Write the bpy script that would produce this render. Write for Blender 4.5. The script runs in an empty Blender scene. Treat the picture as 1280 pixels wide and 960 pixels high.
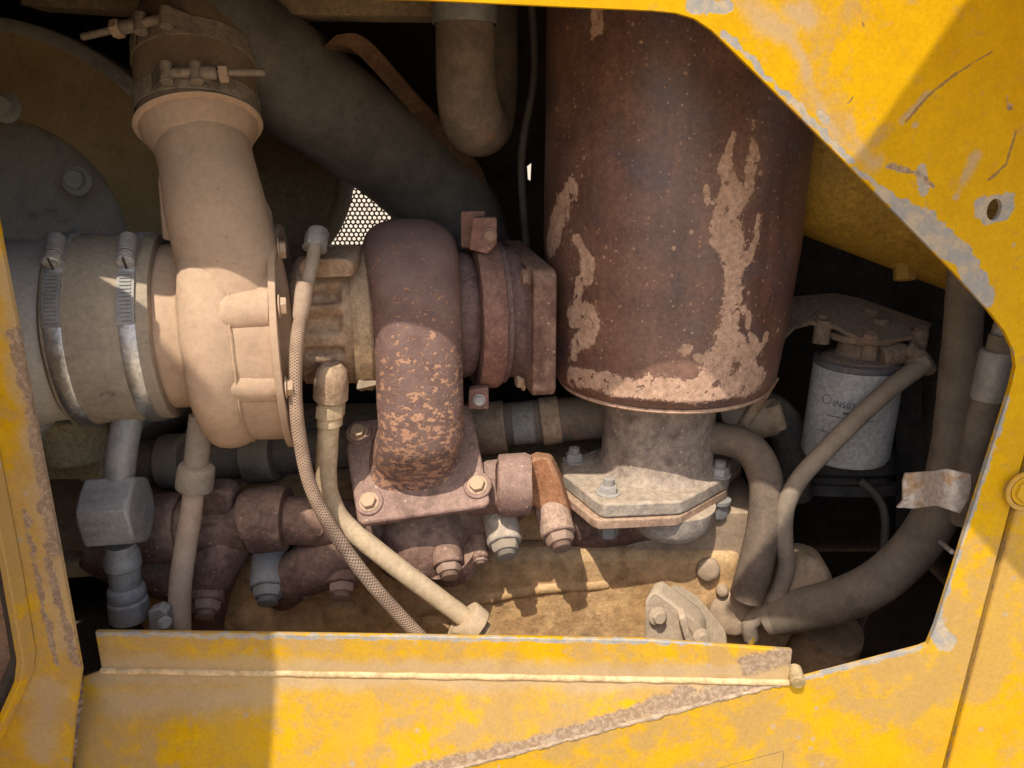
import bpy, math, random
from mathutils import Vector, Matrix, noise
from mathutils.geometry import tessellate_polygon
random.seed(7)
R = math.radians
V = Vector

# ------------------------------------------------------------------ camera, sky, sun, exposure
sc = bpy.context.scene
FPX = 966.0                     # focal length in photo pixels (1280 wide)
PITCH = R(17.0)
cam_d = bpy.data.cameras.new('camera'); cam = bpy.data.objects.new('camera', cam_d)
sc.collection.objects.link(cam); sc.camera = cam
cam.location = (0, 0, 0); cam.rotation_euler = (R(90) - PITCH, 0, 0)
cam_d.sensor_width = 36; cam_d.lens = 36 * FPX / 1280
cam_d.clip_start = 0.01; cam_d.clip_end = 500

SUN_V = V((0.40, 1.0, -1.73)).normalized()       # direction the sunlight travels
world = bpy.data.worlds.new('World'); sc.world = world; world.use_nodes = True
wn = world.node_tree.nodes; wl = world.node_tree.links
sky = wn.new('ShaderNodeTexSky'); sky.sky_type = 'NISHITA'; sky.sun_disc = False
sky.sun_elevation = math.asin(-SUN_V.z); sky.sun_rotation = math.atan2(-SUN_V.x, -SUN_V.y)
sky.dust_density = 2.0
wl.new(sky.outputs[0], wn['Background'].inputs[0]); wn['Background'].inputs[1].default_value = 0.15
sun_d = bpy.data.lights.new('sun', 'SUN'); sun_d.energy = 2.7; sun_d.angle = R(0.5); sun_d.color = (1, 0.955, 0.87)
sun = bpy.data.objects.new('sun', sun_d); sc.collection.objects.link(sun)
sun.rotation_euler = SUN_V.to_track_quat('-Z', 'Y').to_euler(); sun.location = (-1, -3, 5)
sc.view_settings.view_transform = 'Standard'; sc.view_settings.look = 'None'
sc.view_settings.exposure = 0.98; sc.view_settings.gamma = 1.0; sc.view_settings.use_curve_mapping = False
sc.cycles.use_denoising = True
sc.cycles.max_bounces = 5; sc.cycles.diffuse_bounces = 4; sc.cycles.glossy_bounces = 2

# ------------------------------------------------------------------ pixel helpers (a photo pixel + a real distance = a real place)
CP, SP = math.cos(PITCH), math.sin(PITCH)
def ray(px, py):
    a = (px - 640) / FPX; b = (480 - py) / FPX
    return V((a, CP + SP * b, -SP + CP * b))
def P(px, py, Y):
    d = ray(px, py); return d * (Y / d.y)
def PZ(px, py, z):
    d = ray(px, py); return d * (z / d.z)
def depth(p): return p.y * CP - p.z * SP
def M(npx, p): return npx * depth(p) / FPX      # pixels to metres at p

# ------------------------------------------------------------------ materials
class NT:
    def __init__(s, name):
        s.m = bpy.data.materials.new(name); s.m.use_nodes = True
        s.t = s.m.node_tree; s.n = s.t.nodes; s.b = s.n['Principled BSDF']
        tc = s.n.new('ShaderNodeTexCoord'); s.co = tc.outputs['Object']
    def link(s, a, b):
        if hasattr(a, 'is_output'): s.t.links.new(a, b)
        else: b.default_value = a
    def math(s, op, a, b=0.0, c=0.0, clamp=False):
        n = s.n.new('ShaderNodeMath'); n.operation = op; n.use_clamp = clamp
        for i, v in enumerate((a, b, c)): s.link(v, n.inputs[i])
        return n.outputs[0]
    def vmath(s, op, a, b=(0, 0, 0), out=0):
        n = s.n.new('ShaderNodeVectorMath'); n.operation = op
        s.link(a, n.inputs[0])
        if op == 'SCALE': s.link(b, n.inputs['Scale'])
        else: s.link(b, n.inputs[1])
        return n.outputs['Value'] if op in ('DOT_PRODUCT', 'LENGTH', 'DISTANCE') else n.outputs[0]
    def noise(s, scale, detail=5, rough=0.55, co=None, col=False, dist=0.0):
        n = s.n.new('ShaderNodeTexNoise'); n.inputs['Scale'].default_value = scale
        n.inputs['Detail'].default_value = min(detail, 5); n.inputs['Roughness'].default_value = rough
        n.inputs['Distortion'].default_value = dist
        s.link(co or s.co, n.inputs['Vector'])
        return n.outputs['Color'] if col else n.outputs['Fac']
    def voro(s, scale, co=None, rnd=1.0, out='Distance', feat='F1'):
        n = s.n.new('ShaderNodeTexVoronoi'); n.feature = feat
        n.inputs['Scale'].default_value = scale; n.inputs['Randomness'].default_value = rnd
        s.link(co or s.co, n.inputs['Vector']); return n.outputs[out]
    def step(s, v, lo, hi):                       # smooth 0..1 between lo and hi
        n = s.n.new('ShaderNodeMapRange'); n.interpolation_type = 'SMOOTHSTEP'
        s.link(v, n.inputs[0]); n.inputs[1].default_value = lo; n.inputs[2].default_value = hi
        n.inputs[3].default_value = 0; n.inputs[4].default_value = 1
        return n.outputs[0]
    def mix(s, f, a, b):
        n = s.n.new('ShaderNodeMix'); n.data_type = 'RGBA'
        s.link(f, n.inputs[0])
        for i, v in ((6, a), (7, b)):
            if isinstance(v, tuple): n.inputs[i].default_value = (*v, 1)
            else: s.link(v, n.inputs[i])
        return n.outputs[2]
    def scaled(s, sx, sy, sz):
        return s.vmath('MULTIPLY', s.co, (sx, sy, sz))
    def warped(s, amp, scale=60, detail=6):
        c = s.noise(scale, detail, 0.6, col=True)
        c = s.vmath('SUBTRACT', c, (0.5, 0.5, 0.5))
        return s.vmath('ADD', s.co, s.vmath('SCALE', c, amp))
    def segs(s, co, lst):                         # smallest (distance / radius) to a list of segments
        best = None
        for a, b, r in lst:
            a = V(a); b = V(b); ba = b - a; L = max(ba.length_squared, 1e-9)
            pa = s.vmath('SUBTRACT', co, tuple(a))
            h = s.math('MULTIPLY', s.vmath('DOT_PRODUCT', pa, tuple(ba)), 1 / L, clamp=True)
            q = s.vmath('SUBTRACT', pa, s.vmath('SCALE', tuple(ba), h))
            d = s.math('MULTIPLY', s.vmath('LENGTH', q), 1 / r)
            best = d if best is None else s.math('MINIMUM', best, d)
        return best
    def upness(s):
        g = s.n.new('ShaderNodeNewGeometry')
        sx = s.n.new('ShaderNodeSeparateXYZ'); s.t.links.new(g.outputs['Normal'], sx.inputs[0])
        return sx.outputs[2]
    def bump(s, h, strength=0.4, dist=0.001, prev=None):
        n = s.n.new('ShaderNodeBump'); n.inputs['Strength'].default_value = strength
        n.inputs['Distance'].default_value = dist; s.link(h, n.inputs['Height'])
        if prev: s.link(prev, n.inputs['Normal'])
        return n.outputs[0]
    def out(s, col, rough=0.8, metal=0.0, normal=None, spec=0.3):
        if isinstance(col, tuple): s.b.inputs['Base Color'].default_value = (*col, 1)
        else: s.link(col, s.b.inputs['Base Color'])
        s.link(rough, s.b.inputs['Roughness']); s.link(metal, s.b.inputs['Metallic'])
        s.b.inputs['Specular IOR Level'].default_value = spec
        if normal: s.link(normal, s.b.inputs['Normal'])
        return s.m

DUST = (0.43, 0.30, 0.19)
def surface(name, c1, c2, scale=40, dust=0.5, dustcol=DUST, rough=0.8, metal=0.0, bump=0.5, grain=500,
            flakes=None, specks=None, stain=None, dust_bias=0.25, patch=None, spec=0.25, grime=0.35, grit=0.7):
    """worn surface: two-tone mottle, stain, speckle, flakes, settled dust (thicker on upward faces), fine relief"""
    t = NT(name)
    n1 = t.noise(scale, 8, 0.65)
    col = t.mix(t.step(n1, 0.32, 0.68), c1, c2)
    h = t.math('MULTIPLY_ADD', t.noise(grain * 0.42, 5, 0.72), 1.0, t.math('MULTIPLY', t.noise(38, 3, 0.6), 0.8))
    if stain:
        sc_, sth, scol = stain
        col = t.mix(t.math('MULTIPLY', t.step(t.noise(sc_, 7, 0.7, dist=0.6), sth, sth + 0.14), 0.8), col, scol)
    if flakes:
        fs, th, fcol = flakes
        f = t.noise(fs, 7, 0.62, co=t.warped(0.006, 120))
        fm = t.step(f, th, th + 0.025)
        col = t.mix(fm, col, fcol)
        h = t.math('SUBTRACT', h, t.math('MULTIPLY', fm, 0.9))
    if patch:
        lst, pcol, amp, ps = patch
        pm = t.step(t.segs(t.warped(amp, ps, 8), lst), 1.04, 0.96)
        pn = t.mix(t.step(t.noise(90, 6), 0.35, 0.7), pcol, tuple(x * 0.8 for x in pcol))
        col = t.mix(pm, col, pn); h = t.math('SUBTRACT', h, t.math('MULTIPLY', pm, 0.8))
    dn = t.noise(scale * 0.7 + 9, 7, 0.7)
    up = t.upness()
    df = t.math('MULTIPLY_ADD', up, 0.55, t.math('ADD', dn, dust_bias - 0.5))
    df = t.math('MULTIPLY', t.step(df, 0.0, 0.75), dust)
    dc = t.mix(t.noise(170, 5), dustcol, tuple(x * 0.78 for x in dustcol))
    col = t.mix(df, col, dc)
    if specks:
        ss, sr, scol2 = specks
        wsp = t.warped(0.004, 90, 2)
        for k, mul in ((0, 1.0), (1, 2.3)):
            d = t.voro(ss * mul, co=wsp); cr = d.node.outputs['Color']
            sep = t.n.new('ShaderNodeSeparateColor'); t.link(cr, sep.inputs[0])
            rr = t.math('MULTIPLY', t.math('POWER', sep.outputs[0], 2.5), sr * 1.3)
            sm = t.step(t.math('SUBTRACT', rr, d), 0.0, 0.05)
            col = t.mix(t.math('MULTIPLY', sm, 0.75), col, scol2)
    rg = t.math('MULTIPLY_ADD', df, (0.95 - rough), rough)
    rg = t.math('MULTIPLY_ADD', t.math('SUBTRACT', n1, 0.5), 0.25, rg, clamp=True)
    mt = t.math('MULTIPLY', t.math('SUBTRACT', 1.0, df, clamp=True), metal) if metal else 0.0
    gr = t.noise(grain * 0.36, 4, 0.8)
    col = t.vmath('SCALE', col, t.math('MULTIPLY_ADD', t.step(gr, 0.22, 0.78), grit, 1.0 - grit * 0.5))     # grit
    gm_ = t.step(t.noise(19, 5, 0.72, co=t.vmath('ADD', t.co, (5.1, 2.7, 9.3)), dist=0.5), 0.52, 0.70)
    col = t.vmath('SCALE', col, t.math('MULTIPLY_ADD', gm_, -grime, 1.0))                         # greasy blotches
    nrm = t.bump(h, bump, 0.0022)
    return t.out(col, rg, mt, nrm, spec)

# ------------------------------------------------------------------ mesh building
def cat(pts, n=8, closed=False):                # Catmull-Rom through points (Vectors or floats tuples)
    pts = [V(p) for p in pts]; out = []
    m = len(pts)
    for i in range(m - 1):
        p0 = pts[max(i - 1, 0)]; p1 = pts[i]; p2 = pts[i + 1]; p3 = pts[min(i + 2, m - 1)]
        for k in range(n):
            t = k / n
            out.append(0.5 * ((2 * p1) + (p2 - p0) * t + (2 * p0 - 5 * p1 + 4 * p2 - p3) * t * t + (3 * p1 - p0 - 3 * p2 + p3) * t ** 3))
    out.append(pts[-1]); return out
def basis(d):
    d = V(d).normalized(); a = V((0, 0, 1)) if abs(d.z) < 0.9 else V((1, 0, 0))
    u = d.cross(a).normalized(); return u, d.cross(u).normalized(), d

XF = [None]                                     # optional transform applied to meshes and fasteners as they are built
class MB:
    def __init__(s): s.v = []; s.f = []
    def ring(s, pts):
        i0 = len(s.v); s.v += [V(p) for p in pts]; return list(range(i0, i0 + len(pts)))
    def bridge(s, a, b):
        n = len(a)
        for i in range(n): s.f.append((a[i], a[(i + 1) % n], b[(i + 1) % n], b[i]))
    def cap(s, a, flip=False): s.f.append(tuple(reversed(a)) if flip else tuple(a))
    def loft(s, rings, caps=True):
        ids = [s.ring(r) for r in rings]
        for i in range(len(ids) - 1): s.bridge(ids[i], ids[i + 1])
        if caps: s.cap(ids[0], True); s.cap(ids[-1])
        return s
    def tube(s, path, rad, seg=24, n=8, caps=True, ex=1.0, ridge=None):
        pts = cat(path, n) if n > 1 else [V(p) for p in path]
        if not callable(rad):
            if isinstance(rad, (int, float)): rr = [rad] * len(path)
            else: rr = list(rad)
            def rad(t, rr=rr):
                x = t * (len(rr) - 1); i = min(int(x), len(rr) - 2); return rr[i] + (rr[i + 1] - rr[i]) * (x - i)
        m = len(pts); tang = [(pts[min(i + 1, m - 1)] - pts[max(i - 1, 0)]).normalized() for i in range(m)]
        u = basis(tang[0])[0]; rings = []
        for i in range(m):
            u = (u - tang[i] * u.dot(tang[i])).normalized(); w = tang[i].cross(u)
            r = rad(i / (m - 1))
            rings.append([pts[i] + (u * math.cos(2 * math.pi * k / seg) * ex + w * math.sin(2 * math.pi * k / seg)) * r for k in range(seg)])
        return s.loft(rings, caps)
    def lathe(s, o, d, prof, seg=48, fn=None, caps=True):
        o = V(o); u, w, d = basis(d)
        if abs(d.x) > 0.99: u, w = V((0, -1, 0)), V((0, 0, 1))          # angle 0 faces the camera, 90 is up
        elif abs(d.z) > 0.99: u, w = V((0, -1, 0)), V((1, 0, 0))
        rings = []
        for t, r in prof:
            rg = []
            for k in range(seg):
                ph = 2 * math.pi * k / seg; tt, rr = (fn(ph, t, r) if fn else (t, r))
                rg.append(o + d * tt + (u * math.cos(ph) + w * math.sin(ph)) * rr)
            rings.append(rg)
        return s.loft(rings, caps)
    def prism(s, poly, off, holes=()):            # planar polygon of 3D points, extruded by vector off
        off = V(off); loops = [[V(p) for p in poly]] + [[V(p) for p in h] for h in holes]
        flat = [p for l in loops for p in l]; i0 = len(s.v); n = len(flat)
        s.v += flat + [p + off for p in flat]
        for t in tessellate_polygon(loops):
            s.f.append(tuple(i0 + i for i in t)); s.f.append(tuple(i0 + n + i for i in reversed(t)))
        b = 0
        for l in loops:
            m = len(l)
            for i in range(m):
                j = (i + 1) % m; s.f.append((i0 + b + i, i0 + b + j, i0 + n + b + j, i0 + n + b + i))
            b += m
        return s
    def box(s, c, sx, sy, sz, rot=None):
        c = V(c); rot = rot or Matrix.Identity(3)
        p = [c + rot @ V((x * sx / 2, y * sy / 2, z * sz / 2)) for x, y, z in ((-1, -1, -1), (1, -1, -1), (1, 1, -1), (-1, 1, -1), (-1, -1, 1), (1, -1, 1), (1, 1, 1), (-1, 1, 1))]
        i = len(s.v); s.v += p
        s.f += [tuple(i + k for k in q) for q in ((0, 3, 2, 1), (4, 5, 6, 7), (0, 1, 5, 4), (1, 2, 6, 5), (2, 3, 7, 6), (3, 0, 4, 7))]
        return s
    def lump(s, amp, scale):                      # casting unevenness
        s.v = [p + noise.noise_vector(p * scale) * amp for p in s.v]; return s
    def mesh(s, name, mat, sharp=38):
        if XF[0] is not None and not getattr(s, 'raw', False): s.v = [XF[0] @ p for p in s.v]
        me = bpy.data.meshes.new(name); me.from_pydata([tuple(p) for p in s.v], [], s.f); me.validate(); me.update()
        import bmesh
        bm = bmesh.new(); bm.from_mesh(me); bmesh.ops.recalc_face_normals(bm, faces=bm.faces); bm.to_mesh(me); bm.free()
        for p in me.polygons: p.use_smooth = True
        me.set_sharp_from_angle(angle=R(sharp))
        me.materials.append(mat); return me
    def build(s, name, mat, parent=None, bev=0, sharp=38, sub=0, wn=True):
        o = bpy.data.objects.new(name, s.mesh(name, mat, sharp)); return finish(o, parent, bev, sub)

def finish(o, parent=None, bev=0, sub=0):
    sc.collection.objects.link(o)
    if parent is not None:
        o.parent = parent; o.matrix_parent_inverse = Matrix.Translation(-rootloc(parent))
    if sub:
        m = o.modifiers.new('subdivision', 'SUBSURF'); m.levels = m.render_levels = sub
    if bev:
        m = o.modifiers.new('bevel', 'BEVEL'); m.width = bev; m.segments = 2; m.limit_method = 'ANGLE'; m.angle_limit = R(35); m.harden_normals = False
    return o
ROOTS = {}
def rootloc(p):
    # parts are modelled in world coordinates: only the thing's Empty carries an offset
    return ROOTS.get(p.name, V((0, 0, 0)))
def thing(name, label, cat_, loc, group=None):
    o = bpy.data.objects.new(name, None); sc.collection.objects.link(o); o.location = loc; o.empty_display_size = 0.02
    o['label'] = label; o['category'] = cat_
    if group: o['group'] = group
    ROOTS[o.name] = V(loc); return o
def tag(o, label, cat_, group=None):
    o['label'] = label; o['category'] = cat_
    if group: o['group'] = group
    return o
def structure(o): o['kind'] = 'structure'; return o

# shared fasteners: unit meshes along +Z, scaled per use
def hexring(r, z, n=6, a0=0.0): return [V((math.cos(a0 + 2 * math.pi * k / n) * r, math.sin(a0 + 2 * math.pi * k / n) * r, z)) for k in range(n)]
def hex_profile(levels):
    """hexagon whose rim is rounded at the chamfered top: 24-gon between hexagon and circle"""
    rings = []
    for z, r, k in levels:
        rg = []
        for i in range(24):
            a = 2 * math.pi * i / 24; am = (a % (math.pi / 3)) - math.pi / 6
            hx = math.cos(math.pi / 6) / math.cos(am)
            rr = r * (hx * (1 - k) + 0.866 * k); rg.append(V((math.cos(a) * rr, math.sin(a) * rr, z)))
        rings.append(rg)
    return rings
UNIT = {}
def unit(kind, mat):
    key = (kind, mat.name)
    if key in UNIT: return UNIT[key]
    b = MB()
    if kind == 'bolt':
        b.lathe((0, 0, 0), (0, 0, 1), [(0, 1.25), (0.14, 1.25), (0.16, 1.2)], 28)
        b.loft(hex_profile([(0.15, 1, 0), (0.72, 1, 0), (0.82, 0.97, 0.6), (0.84, 0.85, 1), (0.80, 0.6, 1)]))
    elif kind == 'flangebolt':
        b.lathe((0, 0, 0), (0, 0, 1), [(0, 1.35), (0.12, 1.35), (0.3, 1.0)], 28)
        b.loft(hex_profile([(0.2, 0.95, 0), (0.8, 0.95, 0), (0.9, 0.9, 0.8), (0.9, 0.7, 1)]))
    elif kind == 'stud':                                                   # long nut with the stud end standing out
        b.lathe((0, 0, 0), (0, 0, 1), [(0, 1.12), (0.2, 1.12), (0.3, 1.0)], 28)
        b.loft(hex_profile([(0.2, 0.98, 0.35), (0.95, 0.98, 0.35), (1.25, 0.9, 0.95), (1.3, 0.7, 1)]))
        pr = [(1.25, 0.62)]; z = 1.3
        while z < 1.7: pr += [(z, 0.62), (z + 0.05, 0.55), (z + 0.1, 0.62)]; z += 0.12
        b.lathe((0, 0, 0), (0, 0, 1), pr + [(z, 0.55), (z + 0.03, 0.4)], 20)
    elif kind == 'nut':
        b.loft(hex_profile([(0, 0.9, 1), (0.08, 1, 0), (0.85, 1, 0), (0.95, 0.95, 0.9), (0.95, 0.6, 1)]))
    elif kind == 'nutthread':
        b.lathe((0, 0, 0), (0, 0, 1), [(0, 1.3), (0.12, 1.3), (0.15, 1.2)], 24)
        b.loft(hex_profile([(0.12, 1, 0), (0.85, 1, 0), (0.98, 0.95, 0.8), (0.98, 0.7, 1)]))
        pr = []; z = 0.95
        while z < 1.65: pr += [(z, 0.62), (z + 0.06, 0.52), (z + 0.12, 0.62)]; z += 0.14
        b.lathe((0, 0, 0), (0, 0, 1), pr + [(z, 0.5), (z + 0.02, 0.3)], 20)
    b.raw = True; UNIT[key] = b.mesh(kind, mat, 30); return UNIT[key]
def fastener(kind, pos, d, r, mat, parent, name='bolt', spin=None, hs=1.0):
    o = bpy.data.objects.new(name, unit(kind, mat)); finish(o, parent)
    if XF[0] is not None: pos = XF[0] @ V(pos); d = XF[0].to_3x3() @ V(d)
    q = V(d).to_track_quat('Z', 'Y') @ Matrix.Rotation(random.random() * 1.05 if spin is None else spin, 3, 'Z').to_quaternion()
    o.matrix_basis = Matrix.LocRotScale(V(pos), q, V((r, r, r * hs)))
    return o

# ------------------------------------------------------------------ material library
RUST_D = (0.115, 0.062, 0.052); RUST_M = (0.15, 0.075, 0.055); RUST_O = (0.50, 0.20, 0.085)
m_alu = surface('dusty_aluminium', (0.42, 0.275, 0.175), (0.50, 0.335, 0.215), 22, dust=0.85, dustcol=(0.52, 0.35, 0.22), rough=0.8, bump=0.22, grain=420,
                stain=(16, 0.60, (0.36, 0.26, 0.18)), specks=(130, 0.14, (0.30, 0.19, 0.12)), grime=0.1, grit=0.2)
m_turb = surface('scaled_turbine_iron', RUST_D, (0.15, 0.085, 0.075), 35, dust=0.30, dustcol=(0.36, 0.25, 0.20), rough=0.75, bump=0.7, grain=330,
                 specks=(120, 0.17, (0.40, 0.23, 0.15)))
m_mani = surface('rusty_manifold_iron', (0.11, 0.056, 0.040), (0.21, 0.112, 0.078), 30, dust=0.5, dustcol=(0.40, 0.255, 0.175), rough=0.8, bump=0.7, grain=380,
                 specks=(150, 0.2, (0.52, 0.33, 0.22)), stain=(28, 0.60, (0.30, 0.16, 0.11)))
m_clampi = surface('rusty_clamp_band', (0.16, 0.075, 0.055), (0.25, 0.12, 0.085), 60, dust=0.35, dustcol=(0.37, 0.24, 0.18), rough=0.7, bump=0.5, grain=600,
                   specks=(160, 0.18, (0.45, 0.28, 0.2)))
m_orange = surface('orange_rust_iron', (0.25, 0.095, 0.04), (0.34, 0.14, 0.06), 30, dust=0.3, rough=0.85, bump=0.4, specks=(150, 0.2, (0.55, 0.33, 0.2)))
m_bear = surface('oily_dusty_cast_iron', (0.27, 0.155, 0.085), (0.36, 0.235, 0.14), 30, dust=0.7, dustcol=(0.46, 0.32, 0.20), rough=0.75, bump=0.45, grain=450,
                 stain=(26, 0.58, (0.20, 0.10, 0.06)))
m_shield = surface('dusty_band_steel', (0.34, 0.23, 0.13), (0.44, 0.30, 0.17), 40, dust=0.6, rough=0.6, metal=0.3, bump=0.2)
m_rubber = surface('dusty_grey_rubber', (0.24, 0.19, 0.14), (0.31, 0.245, 0.175), 24, dust=0.75, dustcol=(0.42, 0.32, 0.21), rough=0.85, bump=0.25, stain=(40, 0.6, (0.11, 0.095, 0.08)), grime=0.15, grit=0.35)
m_sleeve = surface('brown_silicone_sleeve', (0.17, 0.105, 0.06), (0.23, 0.15, 0.09), 20, dust=0.5, dustcol=(0.32, 0.23, 0.15), rough=0.8, bump=0.25, grime=0.15, grit=0.25)
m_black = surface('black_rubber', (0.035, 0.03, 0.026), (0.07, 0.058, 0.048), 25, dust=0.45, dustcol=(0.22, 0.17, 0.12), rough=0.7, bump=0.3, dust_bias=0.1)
m_hose = surface('dusty_hose', (0.20, 0.155, 0.115), (0.28, 0.215, 0.155), 35, dust=0.75, dustcol=(0.40, 0.30, 0.20), rough=0.85, bump=0.3, stain=(40, 0.6, (0.12, 0.10, 0.085)), grime=0.12, grit=0.28)
m_hosed = surface('dark_dusty_hose', (0.10, 0.075, 0.055), (0.17, 0.12, 0.085), 35, dust=0.55, dustcol=(0.30, 0.21, 0.14), rough=0.85, bump=0.3, stain=(25, 0.57, (0.22, 0.11, 0.06)), grime=0.2, grit=0.35)
m_tan = surface('tan_dusty_tube', (0.36, 0.245, 0.165), (0.43, 0.30, 0.205), 40, dust=0.7, dustcol=(0.48, 0.345, 0.235), rough=0.85, bump=0.3, stain=(50, 0.64, (0.30, 0.27, 0.23)), grime=0.1, grit=0.22)
m_drain = surface('dusty_drain_tube', (0.43, 0.30, 0.17), (0.52, 0.37, 0.22), 45, dust=0.65, dustcol=(0.55, 0.40, 0.25), rough=0.8, bump=0.3, stain=(28, 0.62, (0.33, 0.33, 0.30)), grime=0.1, grit=0.3)
m_steel = surface('bright_band_steel', (0.52, 0.51, 0.50), (0.62, 0.61, 0.60), 60, dust=0.45, dustcol=(0.38, 0.29, 0.2), rough=0.33, metal=0.9, bump=0.15, stain=(26, 0.56, (0.10, 0.085, 0.075)), spec=0.5)
m_zinc = surface('zinc_fastener', (0.36, 0.35, 0.33), (0.48, 0.45, 0.41), 90, dust=0.55, dustcol=(0.46, 0.36, 0.26), rough=0.5, metal=0.5, bump=0.3, stain=(60, 0.6, (0.22, 0.15, 0.1)))
m_boltr = surface('rusty_fastener', (0.24, 0.14, 0.10), (0.36, 0.23, 0.16), 90, dust=0.5, dustcol=(0.46, 0.32, 0.22), rough=0.8, bump=0.4, metal=0.1)
m_bolto = surface('tan_fastener', (0.42, 0.25, 0.15), (0.52, 0.34, 0.2), 90, dust=0.6, dustcol=(0.52, 0.38, 0.25), rough=0.75, bump=0.3)
m_gfit = surface('grey_plated_fitting', (0.24, 0.23, 0.215), (0.33, 0.31, 0.285), 50, dust=0.55, dustcol=(0.36, 0.31, 0.25), rough=0.5, metal=0.5, bump=0.3, stain=(60, 0.62, (0.14, 0.12, 0.11)), grime=0.2, grit=0.35)
m_fl = surface('dusty_exhaust_flange', (0.29, 0.235, 0.185), (0.36, 0.30, 0.24), 50, dust=0.65, dustcol=(0.47, 0.35, 0.235), rough=0.8, bump=0.6, grain=300,
               stain=(60, 0.56, (0.30, 0.175, 0.11)), specks=(210, 0.2, (0.55, 0.47, 0.36)), grime=0.35)
m_fl2 = surface('rusty_exhaust_flange', (0.34, 0.20, 0.13), (0.42, 0.27, 0.18), 50, dust=0.4, rough=0.85, bump=0.6, grain=300, specks=(200, 0.2, (0.5, 0.4, 0.3)))
m_neck = surface('weathered_exhaust_neck', (0.21, 0.15, 0.125), (0.33, 0.255, 0.19), 45, dust=0.5, dustcol=(0.43, 0.33, 0.23), rough=0.8, bump=0.7, grain=260,
                 stain=(50, 0.58, (0.14, 0.10, 0.09)), specks=(170, 0.24, (0.50, 0.40, 0.25)))
m_block = surface('dusty_engine_block', (0.42, 0.235, 0.095), (0.52, 0.315, 0.14), 16, dust=0.65, dustcol=(0.55, 0.36, 0.18), rough=0.85, bump=1.0, grain=130,
                  stain=(14, 0.60, (0.24, 0.12, 0.05)), specks=(60, 0.1, (0.2, 0.1, 0.05)))
m_case = surface('dusty_timing_case', (0.27, 0.185, 0.115), (0.35, 0.245, 0.155), 18, dust=0.7, dustcol=(0.42, 0.30, 0.19), rough=0.85, bump=0.5, grain=200, grit=0.35)
m_brk = surface('dusty_bracket', (0.42, 0.31, 0.205), (0.50, 0.375, 0.255), 30, dust=0.7, dustcol=(0.52, 0.39, 0.26), rough=0.85, bump=0.45, stain=(22, 0.60, (0.30, 0.245, 0.19)), grime=0.2, grit=0.35)
m_brkd = surface('brown_bracket', (0.16, 0.105, 0.07), (0.22, 0.15, 0.10), 30, dust=0.55, dustcol=(0.30, 0.215, 0.145), rough=0.85, bump=0.35)
m_clip = surface('rusty_galvanised_strap', (0.42, 0.36, 0.31), (0.50, 0.44, 0.385), 40, dust=0.3, rough=0.6, metal=0.2, bump=0.4, stain=(38, 0.50, (0.40, 0.235, 0.11)))
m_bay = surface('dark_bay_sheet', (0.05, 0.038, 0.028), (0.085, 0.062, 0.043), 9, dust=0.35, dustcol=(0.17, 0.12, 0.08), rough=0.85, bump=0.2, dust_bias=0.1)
m_drum = surface('brown_drum_paint', (0.17, 0.115, 0.06), (0.23, 0.16, 0.085), 9, dust=0.45, dustcol=(0.25, 0.18, 0.115), rough=0.8, bump=0.2)
m_drumg = surface('grey_drum_face', (0.21, 0.19, 0.16), (0.29, 0.25, 0.20), 9, dust=0.5, dustcol=(0.27, 0.21, 0.15), rough=0.7, bump=0.2)
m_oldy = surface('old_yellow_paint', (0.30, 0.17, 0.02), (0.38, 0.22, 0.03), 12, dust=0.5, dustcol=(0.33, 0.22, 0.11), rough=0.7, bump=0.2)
m_frame = surface('dusty_machine_frame', (0.48, 0.36, 0.19), (0.56, 0.43, 0.25), 14, dust=0.75, dustcol=(0.40, 0.30, 0.19), rough=0.85, bump=0.3, stain=(16, 0.58, (0.45, 0.31, 0.08)))
m_bolty = surface('painted_fastener', (0.36, 0.25, 0.09), (0.42, 0.30, 0.12), 60, dust=0.5, rough=0.8, bump=0.3)
m_mesh = surface('grille_paint', (0.05, 0.045, 0.035), (0.08, 0.07, 0.05), 40, dust=0.2, rough=0.7, bump=0.1)

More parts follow.
